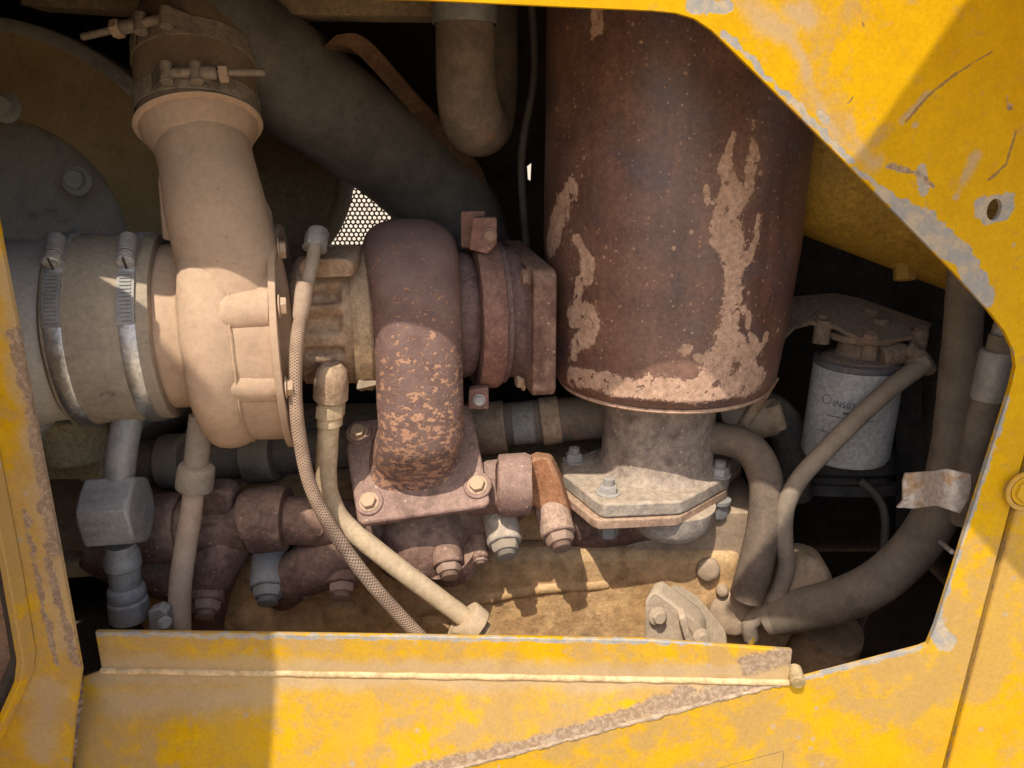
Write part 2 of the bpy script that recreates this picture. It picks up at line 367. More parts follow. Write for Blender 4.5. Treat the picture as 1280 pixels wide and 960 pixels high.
def paint(name, dirt=0.5, dirt_th=0.5, bare=(), smear=(), rusty=(), lines=(), lowdirt=0.0, tone=1.0):
    """weathered yellow enamel: dust film in soft islands, primer-grey wear along given edges, brown rust bands, hairlines"""
    t = NT(name)
    big = t.noise(5.5, 7, 0.62, dist=0.4); mid = t.noise(24, 8, 0.66)
    y = t.mix(t.step(mid, 0.3, 0.72), (0.56 * tone, 0.312 * tone, 0.0), (0.49 * tone, 0.255 * tone, 0.0))
    y = t.mix(t.math('MULTIPLY', t.step(t.noise(70, 6, 0.7), 0.60, 0.78), 0.35), y, (0.50, 0.28, 0.05))
    dcol = t.mix(t.noise(130, 6, 0.7), (0.42, 0.265, 0.10), (0.34, 0.205, 0.08))
    dm = t.math('MULTIPLY_ADD', big, 0.55, t.math('MULTIPLY', mid, 0.45))
    if lowdirt:
        sz = t.n.new('ShaderNodeSeparateXYZ'); t.link(t.co, sz.inputs[0])
        dm = t.math('MULTIPLY_ADD', t.step(sz.outputs[2], -0.15, -0.48), lowdirt, dm)
    dmf = t.math('MULTIPLY_ADD', t.math('SUBTRACT', t.noise(110, 5, 0.75), 0.5), 0.22, dm)
    col = t.mix(t.math('MULTIPLY', t.step(dmf, dirt_th - 0.045, dirt_th + 0.06), dirt), y, dcol)
    film = t.math('MULTIPLY', t.step(t.noise(13, 5, 0.7, co=t.vmath('MULTIPLY', t.co, (1.0, 1.0, 0.55))), 0.36, 0.72), dirt * 0.55)
    if lowdirt: film = t.math('MULTIPLY', film, t.step(sz.outputs[2], 0.0, -0.40))
    col = t.mix(film, col, (0.37, 0.22, 0.065))
    drop = t.step(t.noise(58, 3, 0.5, co=t.vmath('ADD', t.co, (2.0, 3.0, 4.0))), 0.60, 0.66)
    col = t.mix(t.math('MULTIPLY', drop, 0.35), col, (0.40, 0.22, 0.045))
    h = t.math('MULTIPLY', t.noise(260, 5, 0.6), 0.25)
    fac_w = 0.0
    wp = t.warped(0.014, 70, 9)
    if smear:
        sd = t.math('MULTIPLY_ADD', t.math('SUBTRACT', mid, 0.5), 3.2, t.segs(t.warped(0.03, 18, 7), smear))
        col = t.mix(t.math('MULTIPLY', t.step(sd, 1.5, 0.2), 0.8), col, t.mix(mid, (0.44, 0.30, 0.15), (0.36, 0.25, 0.15)))
    if bare:
        bm = t.step(t.math('MULTIPLY_ADD', t.math('SUBTRACT', t.noise(150, 6, 0.75), 0.5), 0.9, t.segs(wp, bare)), 1.06, 0.94)
        gm = t.mix(t.step(t.noise(85, 7, 0.7), 0.40, 0.62), (0.27, 0.25, 0.22), (0.40, 0.31, 0.20))
        col = t.mix(bm, col, gm); h = t.math('SUBTRACT', h, t.math('MULTIPLY', bm, 0.6))
    if rusty:
        rd = t.math('MULTIPLY_ADD', t.math('SUBTRACT', t.noise(55, 8, 0.75), 0.5), 2.2, t.segs(wp, rusty))
        rm = t.math('MULTIPLY', t.step(rd, 1.15, 0.65), 0.9)
        col = t.mix(rm, col, t.mix(t.step(t.noise(220, 6, 0.75), 0.4, 0.66), (0.21, 0.14, 0.095), (0.38, 0.27, 0.18)))
        h = t.math('ADD', h, t.math('MULTIPLY', t.math('MULTIPLY', rm, t.noise(190, 5)), 0.9))
    if lines:
        lm = t.step(t.math('MULTIPLY_ADD', t.math('SUBTRACT', t.noise(160, 4, 0.7), 0.5), 2.4, t.segs(t.warped(0.003, 40), lines)), 1.0, 0.5)
        col = t.mix(t.math('MULTIPLY', lm, 0.75), col, (0.17, 0.11, 0.055))
    sp = t.voro(75, co=t.warped(0.006, 60, 3)); cc = sp.node.outputs['Color']; sep = t.n.new('ShaderNodeSeparateColor'); t.link(cc, sep.inputs[0])
    sm = t.step(t.math('SUBTRACT', t.math('MULTIPLY', t.step(sep.outputs[0], 0.86, 1.0), 0.28), sp), 0.0, 0.04)
    col = t.mix(t.math('MULTIPLY', sm, 0.55), col, (0.36, 0.27, 0.19))
    rg = t.math('MULTIPLY_ADD', dm, 0.5, 0.38, clamp=True)
    col = t.vmath('SCALE', col, t.math('MULTIPLY_ADD', t.noise(330, 3, 0.8), 0.5, 0.75))
    return t.out(col, rg, 0.0, t.bump(h, 0.35, 0.0009), 0.12)

# ------------------------------------------------------------------ ground and engine bay shell
YP = 0.62                                           # plane of the outer side panel
gm = surface('sandy_ground', (0.42, 0.33, 0.22), (0.52, 0.42, 0.29), 0.8, dust=0.2, rough=0.95, bump=0.3, grain=30)
structure(MB().prism([(-250, -250, -1.5), (250, -250, -1.5), (250, 250, -1.5), (-250, 250, -1.5)], (0, 0, -0.1)).build('ground', gm))

YB = 1.36
def slit(pts): return [P(x, y, YB) for x, y in pts]
gx0, gx1 = P(330, 300, YB).x, P(560, 300, YB).x
gz0, gz1 = P(450, 430, YB).z, P(450, 190, YB).z
hole = [V((gx0, YB, gz0)), V((gx1, YB, gz0)), V((gx1, YB, gz1)), V((gx0, YB, gz1))]
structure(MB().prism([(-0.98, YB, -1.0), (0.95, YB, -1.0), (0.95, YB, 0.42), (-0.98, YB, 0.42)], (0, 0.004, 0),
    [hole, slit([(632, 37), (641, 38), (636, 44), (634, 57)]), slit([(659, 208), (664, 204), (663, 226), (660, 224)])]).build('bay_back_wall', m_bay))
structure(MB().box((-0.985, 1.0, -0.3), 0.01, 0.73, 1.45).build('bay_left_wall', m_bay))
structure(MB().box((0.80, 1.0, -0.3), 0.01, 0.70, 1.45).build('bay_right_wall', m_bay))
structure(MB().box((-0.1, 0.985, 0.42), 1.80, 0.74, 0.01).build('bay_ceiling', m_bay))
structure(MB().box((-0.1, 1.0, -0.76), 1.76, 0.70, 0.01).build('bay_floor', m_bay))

# perforated grille in the far wall: a hexagonal net of round holes
def perforated():
    b = MB(); pitch = 0.0083; rad = 0.0031; dy = pitch * math.sqrt(3) / 2; row = 0; z = gz0 + 0.002
    while z < gz1:
        x = gx0 + (pitch / 2 if row % 2 else 0)
        while x < gx1:
            o = []; i = []
            for k in range(12):
                a = math.pi / 6 + 2 * math.pi * k / 12; am = (a - math.pi / 6) % (math.pi / 3) - math.pi / 6
                hr = pitch / 2 / math.cos(((a) % (math.pi / 3)) - math.pi / 6) if False else None
                o.append((a, None)); i.append(V((x + rad * math.cos(a), YB - 0.004, z + rad * math.sin(a))))
            outer = []
            for k in range(12):
                a = math.pi / 6 + 2 * math.pi * k / 12
                am = (a + math.pi / 6) % (math.pi / 3) - math.pi / 6        # flat sides face 0, 60, 120 degrees
                hr = (pitch / 2) / math.cos(a % (math.pi / 3) if (a % (math.pi / 3)) <= math.pi / 6 else math.pi / 3 - a % (math.pi / 3))
                outer.append(V((x + hr * math.cos(a), YB - 0.004, z + hr * math.sin(a))))
            ro = b.ring(outer); ri = b.ring(i); rb = b.ring([p + V((0, 0.0015, 0)) for p in i])
            b.bridge(ro, ri); b.bridge(ri, rb)
            x += pitch
        z += dy; row += 1
    return b
tag(perforated().build('perforated_grille', m_mesh), 'dark perforated grille with daylight shining through its round holes', 'grille')

# ------------------------------------------------------------------ yellow side panel with the big opening
def PP(x, y): return P(x, y, YP)
def path3(pts): return [PP(x, y) for x, y in pts]
def segpath(pts, w, Y=YP):
    q = [P(x, y, Y) for x, y in pts]
    return [(q[i], q[i + 1], M(w if not isinstance(w, (list, tuple)) else w[i], q[i])) for i in range(len(q) - 1)]

opening = [(-170, -24), (0, -15), (300, -6), (530, 0), (700, 8), (815, 13), (845, 16), (868, 23), (890, 38), (925, 72), (1000, 146), (1100, 246), (1190, 338),
           (1236, 388), (1256, 414), (1267, 438), (1270, 458), (1264, 484), (1212, 648), (1170, 782), (1160, 806), (1150, 810), (1000, 849), (988, 852),
           (860, 884), (700, 926), (560, 962), (400, 1004), (240, 1046), (100, 1082), (84, 1000), (92, 905), (101, 838), (76, 700), (40, 510), (0, 300), (-40, 80)]
outerp = [(-260, -230), (1560, -230), (1420, 250), (1282, 560), (1231, 752), (1177, 962), (1150, 1090), (60, 1130), (-60, 1060),
          (-20, 962), (2, 918), (38, 838), (42, 815), (22, 700), (-5, 560), (-70, 300), (-190, 0)]
hole_c = PP(1243, 262)
bolt_hole = [hole_c + V((math.cos(a) * 0.0058, 0, math.sin(a) * 0.0085)) for a in [2 * math.pi * k / 20 for k in range(20)]]
edge = opening
bare = (segpath([(1130, 268), (1165, 292), (1200, 318), (1232, 372)], [20, 17, 13]) + segpath([(905, 42), (1000, 138), (1100, 238), (1150, 288)], [4, 4, 7]) +
        segpath([(866, 4), (888, 8), (905, 8)], [10, 9]) + segpath([(1028, 145), (1031, 149)], 6) + segpath([(1262, 440), (1255, 500)], 6) +
        segpath([(1256, 500), (1170, 775)], 6) + segpath([(1180, 640), (1185, 740)], 5) + segpath([(1168, 780), (1182, 802)], 12) + segpath([(1150, 808), (1010, 846)], 5) +
        [(hole_c + V((-0.004, 0, 0)), hole_c + V((0.004, 0, 0.002)), 0.0115)] + segpath([(1150, 210), (1155, 240)], 6))
smear = (segpath([(930, 0), (975, 40), (1010, 100), (1038, 160), (1062, 190)], [16, 10, 8, 9]) + segpath([(985, 8), (1010, 30), (1000, 5)], 13) +
         segpath([(1060, 150), (1072, 190), (1085, 200)], [9, 14]) + segpath([(1200, 235), (1212, 205)], 8) + segpath([(1130, 150), (1165, 115)], 4) +
         segpath([(15, 330), (45, 520), (85, 800)], 26) + segpath([(60, 860), (50, 940)], 20))
rusty = segpath([(1260, 118), (1262, 134)], 3.0) + segpath([(1112, 206), (1145, 214), (1165, 235)], 4) + segpath([(18, 420), (44, 520), (60, 620), (70, 690)], 12) + segpath([(60, 700), (95, 830)], 6) + segpath([(30, 640), (70, 830)], 5)
lines = (segpath([(870, 968), (980, 938), (976, 975)], 0.9) + segpath([(1133, 152), (1160, 120), (1195, 92), (1240, 64)], [2.4, 2.6, 1.4]) +
         segpath([(1236, 224), (1258, 206), (1270, 165)], [2.6, 2.0]) + segpath([(1060, 130), (1066, 122)], 1.6) + segpath([(1078, 30), (1079, 33)], 2))
m_panel = paint('weathered_yellow_panel', 0.75, 0.60, bare, smear, rusty, lines, lowdirt=0.09)
panel = thing('side_panel', 'chipped yellow side panel around the large open service hatch', 'body panel', PP(1150, 900))
top_pts = [V((-1.0, YP, 0.43)), V((0.98, YP, 0.43))]
body = MB().prism([V((-1.0, YP, 0.43)), V((1.0, YP, 0.43))] + path3(outerp[2:]) + [V((-1.0, YP, PP(-190, 0).z))], (0, 0.005, 0), [path3(opening), bolt_hole]).build('panel_sheet', m_panel, panel, bev=0.0012)

# neighbouring panel beyond the joint on the right
m_panel2 = paint('neighbour_yellow_panel', 0.6, 0.53, rusty=segpath([(1286, 560), (1234, 754), (1181, 962)], 1.6), lowdirt=0.05)
nb = thing('neighbour_panel', 'sunlit yellow panel beyond the narrow joint on the far right', 'body panel', PP(1300, 900))
nbp = [(1430, 250), (1288, 560), (1236, 752), (1182, 962), (1155, 1090), (1700, 1200), (1800, 200)]
MB().prism([p + V((0, -0.004, 0)) for p in path3(nbp)], (0, 0.02, 0)).build('panel_sheet', m_panel2, nb, bev=0.0025)
fastener('bolt', PP(1280, 611) + V((0, -0.0045, 0)), (0, -1, 0), 0.011, m_panel2, nb, hs=0.4)
MB().lathe(PP(1280, 611) + V((0, -0.0045, 0)), (0, -1, 0), [(0, 0.019), (0.0012, 0.0185), (0.0012, 0.015), (0.0002, 0.0145)], 32, caps=False).build('pressed_ring', m_panel2, nb)

# left-hand door frame beyond the post: raised flange, rubber seal and rusty inner sheet
post = thing('door_post_flange', 'thin yellow flange bending forward along the hatch post on the left', 'frame', PP(30, 840))
fl = [(-190, 0), (-70, 300), (-5, 560), (22, 700), (41, 812), (38, 838), (2, 918), (-20, 962), (-60, 1060)]
m_post = paint('post_yellow_paint', 0.85, 0.50, rusty=segpath(fl, 3))
b = MB(); q = path3(fl)
ra = [b.ring([p + V((-0.006, -0.016, 0)), p + V((0.001, -0.0165, 0)), p + V((0.004, -0.001, 0)), p + V((-0.004, 0.0, 0))]) for p in q]
for i in range(len(ra) - 1): b.bridge(ra[i], ra[i + 1])
b.cap(ra[0]); b.cap(ra[-1]); b.build('flange', m_post, post, bev=0.001)
seal = MB().tube([p + V((-0.016, 0.006, 0)) for p in q], 0.0085, 14, 6).build('rubber_door_seal', m_black)
tag(seal, 'dark rubber seal strip beside the yellow flange at lower left', 'seal')
inner = [(-600, -20), (-200, -20), (-90, 300), (-22, 560), (4, 700), (22, 812), (18, 838), (-16, 910), (-40, 962), (-120, 1100), (-600, 1100)]
m_inner = surface('rust_brown_sheet', (0.23, 0.13, 0.075), (0.30, 0.18, 0.11), 10, dust=0.5, dustcol=(0.36, 0.27, 0.19), rough=0.85, bump=0.3, stain=(12, 0.55, (0.26, 0.22, 0.18)))
tag(MB().prism([P(x, y, YP + 0.03) for x, y in inner], (0, 0.004, 0)).build('inner_sheet', m_inner), 'brown rusty sheet in the corner behind the rubber seal', 'sheet')

# ------------------------------------------------------------------ sill plate with upright lip
A_, B_, C_ = PP(988, 852), PP(400, 1004), P(128, 838, YP + 0.045)
N_ = (B_ - A_).cross(C_ - A_).normalized()
if N_.y > 0: N_ = -N_
def PS(px, py, lift=0.0):                            # pixel onto the sill plane
    d = ray(px, py); t = A_.dot(N_) / d.dot(N_); return d * t + N_ * lift
def segsill(pts, w):
    q = [PS(x, y) for x, y in pts]; return [(q[i], q[i + 1], M(w, q[i])) for i in range(len(q) - 1)]
m_sill = paint('dusty_sill_paint', 0.92, 0.475, smear=segsill([(130, 846), (560, 850), (985, 858)], 13) + segsill([(150, 880), (330, 870)], 22),
               rusty=segsill([(988, 858), (880, 872), (790, 892)], 12) + segsill([(860, 868), (700, 922), (560, 956), (400, 1000)], 12))
sill = thing('hatch_sill', 'dusty yellow sill plate with upright lip along the bottom of the hatch', 'sill', PS(560, 900))
sp = [(104, 846), (126, 838), (560, 844), (986, 852), (880, 880), (700, 928), (560, 964), (400, 1006), (240, 1048), (100, 1084), (88, 1000), (95, 905)]
MB().prism([PS(x, y) for x, y in sp], -N_ * 0.005).build('sill_plate', m_sill, sill, bev=0.001)
lipb = [PS(x, y) for x, y in ((127, 838), (300, 841), (560, 845), (800, 849), (986, 853))]
m_lip = paint('lip_paint', 0.9, 0.50, smear=[(lipb[i] + V((0, 0, 0.008)), lipb[i + 1] + V((0, 0, 0.008)), 0.012) for i in range(4)],
              rusty=[(lipb[4] + V((-0.04, 0, 0.02)), lipb[4] + V((0, 0, 0.03)), 0.012)],
              bare=[(lipb[i] + V((0, 0, 0.0425)), lipb[i + 1] + V((0, 0, 0.0425)), 0.0028) for i in range(4)])
up = V((0, 0.004, 1.0))
lh = [M(53, p) / 0.93 for p in lipb]; lh[0] *= 0.98; lh[4] *= 0.82
poly = lipb + [lipb[i] + up * lh[i] for i in (4, 3, 2, 1, 0)]
b = MB(); lo = b.ring(lipb); hi = b.ring([lipb[i] + up * lh[i] for i in range(5)]); lo2 = b.ring([p + V((0, 0.005, 0)) for p in lipb]); hi2 = b.ring([lipb[i] + up * lh[i] + V((0, 0.005, 0)) for i in range(5)])
for i in range(4):
    b.f += [(lo[i], lo[i + 1], hi[i + 1], hi[i]), (hi[i], hi[i + 1], hi2[i + 1], hi2[i]), (lo2[i], hi2[i], hi2[i + 1], lo2[i + 1]), (lo[i], lo2[i], lo2[i + 1], lo[i + 1])]
b.f += [(lo[0], hi[0], hi2[0], lo2[0]), (lo[4], lo2[4], hi2[4], hi[4])]
b.build('lip', m_lip, sill, bev=0.0012)
# pale fillet with the bend's highlight put into its colour, weld beads along the front seam and the left joint
m_fillet = surface('highlight_fillet', (0.50, 0.33, 0.15), (0.60, 0.42, 0.22), 50, dust=0.4, dustcol=(0.58, 0.41, 0.22), rough=0.95, bump=0.6, grain=260, stain=(30, 0.58, (0.52, 0.33, 0.12)))
MB().tube([p + V((0, 0.0005, -0.0002)) for p in lipb], 0.0034, 12, 30).lump(0.0008, 70).build('highlight_fillet', m_fillet, sill)
m_weld = surface('rusty_weld', (0.26, 0.18, 0.12), (0.42, 0.30, 0.20), 130, dust=0.45, rough=0.9, bump=0.9, grain=260)
def bead(pts, r, off): return MB().tube([p + off for p in pts], lambda t: r * (1 + 0.25 * math.sin(t * 420) * 0.5 + 0.5 * noise.noise(V((t * 37, r * 900, 0)))), 10, 40, ex=1.0).lump(r * 0.35, 220)
bead([PS(x, y) for x, y in ((986, 853), (880, 880), (700, 928), (560, 964), (400, 1006))], 0.0024, V((0, 0.0012, 0))).build('weld_bead', m_weld, sill)
bead([PS(x, y) for x, y in ((101, 850), (95, 905), (88, 965), (86, 1000))], 0.0075, V((-0.003, 0.003, 0))).build('weld_bead', m_weld, sill)
pin = MB().lathe(PP(994, 846) + V((0, -0.012, 0)), (0.12, 1, 0.1), [(0, 0.0), (0, 0.0060), (0.001, 0.0068), (0.05, 0.0068)], 24, fn=lambda ph, t, r: (t, r * (1 + 0.75 * abs(math.cos(ph))))) if False else MB().lathe(PP(994, 847) + V((0, -0.008, 0)), (0.12, 1, 0.1), [(0, 0.0), (0, 0.0060), (0.001, 0.0070), (0.018, 0.0070)], 24)
tag(pin.build('hinge_pin', m_bolty), 'tan round pin end at the right end of the sill lip', 'pin')

# ------------------------------------------------------------------ open door and an added shade plate outside the frame (they shade parts of the scene)
m_door = paint('door_paint', 0.5, 0.53)
dl = thing('open_door', 'open yellow service door standing beyond the left edge', 'door', (-0.68, 0.36, -0.6), 'open doors')
dz0, dz1 = -1.0, 0.74
dpts = [V((-0.92, 0.60, dz0)), V((-0.455, 0.10, dz0)), V((-0.455, 0.10, dz1)), V((-0.92, 0.60, dz1))]
MB().prism(dpts, (-0.012, -0.011, 0)).build('door_sheet', m_door, dl, bev=0.002)
du = thing('shade_plate', 'unseen yellow plate added beyond the top edge to cast shade', 'shade plate', (0.6, 0.37, 0.5), 'open doors')  # added unseen plate, outline projected up-sun from the shadow it should cast
def up_sun(px, py, k): return PP(px, py) - SUN_V * (k / SUN_V.y)
k = 0.26
hp = [up_sun(1235, -40, k), up_sun(1205, 0, k), up_sun(1150, 78, k), up_sun(1085, 172, k), up_sun(965, 320, k), up_sun(905, 372, k), up_sun(1010, 440, k), up_sun(1110, 522, k), up_sun(1195, 622, k), up_sun(1245, 680, k), up_sun(1300, 740, k), up_sun(1900, 740, k), up_sun(1900, -500, k), up_sun(1480, -400, k)]
MB().prism(hp, (0, -0.012, 0.004)).build('shade_plate_sheet', m_door, du, bev=0.002)

m_tb = surface('dusty_clamp_steel', (0.20, 0.155, 0.115), (0.29, 0.225, 0.165), 60, dust=0.6, dustcol=(0.34, 0.25, 0.17), rough=0.6, metal=0.3, bump=0.2)

m_foot = surface('dusty_pink_iron', (0.17, 0.092, 0.070), (0.26, 0.150, 0.115), 40, dust=0.55, dustcol=(0.38, 0.25, 0.185), rough=0.85, bump=0.6, grain=420, specks=(170, 0.22, (0.58, 0.40, 0.29)), grit=0.55)
m_drum2 = surface('ochre_drum_paint', (0.42, 0.28, 0.12), (0.52, 0.36, 0.17), 9, dust=0.5, dustcol=(0.40, 0.29, 0.18), rough=0.75, bump=0.2, grime=0.2, grit=0.3)
m_drumf = surface('grey_drum_cover', (0.46, 0.42, 0.36), (0.58, 0.52, 0.43), 8, dust=0.5, dustcol=(0.46, 0.37, 0.27), rough=0.6, bump=0.2, stain=(10, 0.55, (0.20, 0.22, 0.24)), grime=0.2, grit=0.3)

m_chose = surface('dusty_black_hose', (0.075, 0.062, 0.050), (0.12, 0.10, 0.08), 22, dust=0.45, dustcol=(0.26, 0.20, 0.145), rough=0.65, bump=0.35, dust_bias=0.15, grime=0.15, grit=0.35)

m_hosem = surface('grey_brown_hose', (0.125, 0.098, 0.070), (0.185, 0.148, 0.108), 35, dust=0.5, dustcol=(0.29, 0.22, 0.155), rough=0.8, bump=0.3, grime=0.2, grit=0.3)

# ================================================================== TURBOCHARGER
AY, AZ = 0.865, -0.190                                # turbo shaft axis (parallel to X)
ALPHA = R(12); PIV = V((-0.26, AY, AZ))
TX = Matrix.Translation(PIV) @ Matrix.Rotation(ALPHA, 4, 'Z') @ Matrix.Translation(-PIV)   # shaft swings away from the viewer to the right
def on_axis(x, r, ph): return V((x, AY - r * math.cos(ph), AZ + r * math.sin(ph)))     # ph 0 faces the camera, 90 up
def col_of(p): return 640 + FPX * p.x / depth(p)
def row_of(p):
    d = depth(p); return 480 - FPX * ((p.y * SP + p.z * CP) / d)
def ax(px, r=0.11):                                    # shaft coordinate whose front point at radius r appears in column px
    lo, hi = -1.2, 0.6
    for _ in range(40):
        m = (lo + hi) / 2
        if col_of(TX @ on_axis(m, r, 0)) < px: lo = m
        else: hi = m
    return m
def ph_of(py, r, x=-0.26):                             # angle on a circle r round the shaft that appears in row py
    return min((abs(row_of(TX @ on_axis(x, r, R(a))) - py), R(a)) for a in range(-90, 91))[1]
XF[0] = TX
turbo = thing('turbocharger', 'dusty turbocharger with tan compressor and rusty turbine housing', 'turbocharger', (-0.2, AY, -0.33))

def comp_k(ph):
    a = math.degrees(ph) % 360
    pts = [(0, 1.0), (40, 1.0), (90, 0.55), (180, 0.6), (250, 1.1), (285, 1.30), (325, 1.18), (360, 1.0)]
    for i in range(len(pts) - 1):
        if pts[i][0] <= a <= pts[i + 1][0]:
            f = (a - pts[i][0]) / (pts[i + 1][0] - pts[i][0]); f = f * f * (3 - 2 * f)
            return pts[i][1] + (pts[i + 1][1] - pts[i][1]) * f
c1x = ax(350, 0.135)                                   # right face of the backplate
def cx(v): return c1x + (v + 0.2325)
prof = [(-0.39, 0.070), (-0.39, 0.0895), (-0.345, 0.0905), (-0.336, 0.092), (-0.331, 0.096), (-0.3295, 0.103), (-0.329, 0.111), (-0.3265, 0.119), (-0.321, 0.1255), (-0.313, 0.1295),
        (-0.303, 0.131), (-0.294, 0.1305), (-0.286, 0.1285), (-0.280, 0.1260), (-0.276, 0.1250), (-0.273, 0.1255), (-0.262, 0.1262), (-0.246, 0.1265), (-0.2415, 0.127), (-0.2405, 0.133), (-0.233, 0.1332),
        (-0.2328, 0.127), (-0.238, 0.120), (-0.246, 0.085), (-0.246, 0.066), (-0.236, 0.060), (-0.20, 0.056), (-0.16, 0.055)]
def comp_fn(ph, t, r):
    if r > 0.1 and t < cx(-0.2765): r = 0.1 + (r - 0.1) * comp_k(ph)
    elif t >= cx(-0.2765) and r > 0.06: r *= (1 - 0.20 * max(0.0, math.sin(ph)) ** 2) * (1 + 0.06 * max(0.0, -math.sin(ph)) ** 2)
    return t, r
comp = MB().lathe((0, AY, AZ), (1, 0, 0), [(cx(t), r) for t, r in prof], 140, comp_fn, caps=False).lump(0.0010, 45).build('compressor_housing', m_alu, turbo, sharp=50)
MB().lathe((0, AY, AZ), (1, 0, 0), [(cx(t), r) for t, r in [(-0.2405, 0.1325), (-0.2405, 0.1358), (-0.2335, 0.1358), (-0.2335, 0.1325)]], 110, comp_fn, caps=False).build('backplate_rim', m_alu, comp, bev=0.0006)
for py, rr in ((385, 0.0215), (486, 0.0215), (528, 0.0165)):
    ph = ph_of(py, 0.126); c0 = on_axis(cx(-0.296), 0.1085, ph)
    MB().tube([c0 + V((x, 0, 0)) for x in (0, 0.004, 0.012, 0.026, 0.0548)], [rr * 0.3, rr * 0.8, rr * 1.02, rr * 1.08, rr * 1.1], 26, 6).lump(0.0012, 60).build('boss', m_alu, comp)
for py in (298, 383, 483, 540):
    ph = ph_of(py, 0.127); fastener('bolt', on_axis(c1x + 0.001, 0.127 * (1 - 0.2 * max(0, math.sin(ph)) ** 2) * (1 + 0.06 * max(0, -math.sin(ph)) ** 2), ph), (1, 0, 0), 0.0092, m_bolto, turbo)
MB().lathe((0, AY, AZ), (1, 0, 0), [(cx(t), r) for t, r in [(-0.2795, 0.120), (-0.2795, 0.1268), (-0.2780, 0.1272), (-0.2765, 0.1262), (-0.2765, 0.120)]], 140, comp_fn, caps=False).lump(0.0010, 45).build('parting_line', m_alu, comp)
XF[0] = None
# discharge pipe rising from the front of the scroll, leaning toward the viewer
op = [P(308, 440, 0.790), P(294, 355, 0.797), P(272, 268, 0.810), P(259, 205, 0.830), P(249, 155, 0.852), P(246, 112, 0.868)]
dis = MB().tube(op, [0.049, 0.0525, 0.0500, 0.0470, 0.0480, 0.051], 56, 8).lump(0.0008, 45).build('discharge_pipe', m_alu, turbo, sharp=50)
dd = (op[5] - op[3]).normalized()
MB().lathe(op[4] - dd * 0.006, dd, [(-0.026, 0.0465), (-0.016, 0.051), (-0.006, 0.0575), (0, 0.0585), (0.001, 0.0625), (0.003, 0.0640), (0.005, 0.0625), (0.006, 0.055)], 64, caps=False).build('pipe_bead', m_alu, dis)
MB().prism([P(x, y, 0.82) for x, y in ((195, 218), (203, 222), (216, 262), (219, 292), (214, 302), (201, 300))], (0.012, 0.05, 0)).build('rib', m_alu, dis, bev=0.004)
MB().prism([P(x, y, 0.81) for x, y in ((308, 246), (321, 250), (330, 268), (334, 300), (340, 345), (312, 340))], (0, 0.03, 0)).build('rib', m_alu, dis, bev=0.003)

# centre (bearing) housing with cast pockets
XF[0] = TX
bx0, bx1 = ax(355, 0.07), ax(444, 0.085)
bl = bx1 - bx0
def bear_fn(ph, t, r):
    f = (t - bx0) / bl
    if 0.25 < f < 0.86:
        a = math.degrees(ph)
        if a > 180: a -= 360
        env = min(1, (f - 0.25) / 0.09, (0.86 - f) / 0.08); env = max(0, env)
        for c, w in ((33, 8.0), (9, 9.5), (-17, 5.0), (-52, 10), (66, 10)):
            x = abs(a - c) / w
            if x < 1.25: r -= 0.011 * env * (0.5 + 0.5 * math.cos(math.pi * max(0, min(1, (x - 0.35) / 0.9))))
    return t, r
pr = [(bx0 - 0.06, 0.05), (bx0, 0.05), (bx0 + 0.02 * bl, 0.055)]
for i in range(41):
    f = i / 40; r = 0.058 + 0.014 * min(1, f / 0.18) + 0.003 * f
    pr.append((bx0 + bl * (0.05 + 0.95 * f), r))
bear = MB().lathe((0, AY, AZ), (1, 0, 0), pr, 180, bear_fn, caps=False).lump(0.0007, 60).build('bearing_housing', m_bear, turbo, sharp=60)
fx = bx1
MB().lathe((0, AY, AZ), (1, 0, 0), [(fx - 0.002, 0.066), (fx - 0.002, 0.082), (fx + 0.003, 0.085), (fx + 0.009, 0.0835), (fx + 0.016, 0.085), (fx + 0.021, 0.082), (fx + 0.021, 0.070)], 96, caps=False).build('band_clamp', m_shield, turbo)
c = on_axis(fx + 0.010, 0.084, ph_of(482, 0.084))
MB().prism([c + V((-0.012, -0.004, -0.008)), c + V((-0.009, -0.006, 0.002)), c + V((0.016, -0.006, 0.0005)), c + V((0.014, -0.006, -0.003))], (0, 0.006, 0)).build('clamp_tail', m_brk, turbo, bev=0.0006)
XF[0] = None
# oil drain boss under the bearing housing, oil feed boss on top
p0, p1 = P(415, 455, 0.795), P(413, 500, 0.80)
MB().lathe(p0, p1 - p0, [(0, 0.010), (0.006, 0.016), (0.02, 0.0185), (0.04, 0.019), (0.043, 0.016)], 32).build('drain_boss', m_bear, bear)
MB().prism([P(x, y, 0.80) for x, y in ((372, 334), (380, 324), (436, 324), (442, 332), (442, 346), (374, 348))], (0, 0.07, 0.006)).build('feed_boss', m_bear, bear, bev=0.007)

# turbine housing: fat volute, inlet duct dropping to a four-bolt foot
XF[0] = TX
tx0, tx1 = ax(470, 0.112), ax(581, 0.112); tw = tx1 - tx0; tc = (tx0 + tx1) / 2
trs = 0.112
def turb_fn(ph, t, r):
    a = math.cos(ph); s_ = math.sin(ph)
    if r > 0.06:
        sc_ = 1.0 - 0.03 * (1 - a) / 2
        r = 0.06 + (r - 0.06) * sc_
        t = t - 0.016 * max(0, s_) ** 1.5 * (0.6 + 0.4 * (tx1 - t) / tw) - 0.010 * (1 - a) / 2
    return t, r
tp = [(tx0 + 0.004, 0.060)]
for i in range(25):
    a = math.pi * i / 24
    ex_ = 2.5
    x = -math.copysign(abs(math.cos(a)) ** (2 / ex_), math.cos(a)); y = abs(math.sin(a)) ** (2 / ex_)
    tp.append((tc + x * tw / 2 * 0.9, 0.060 + 0.034 * y))
tp += [(tx1 + 0.001, 0.064), (tx1 + 0.004, 0.060), (tx1 + 0.02, 0.058)]
fl_pts = []
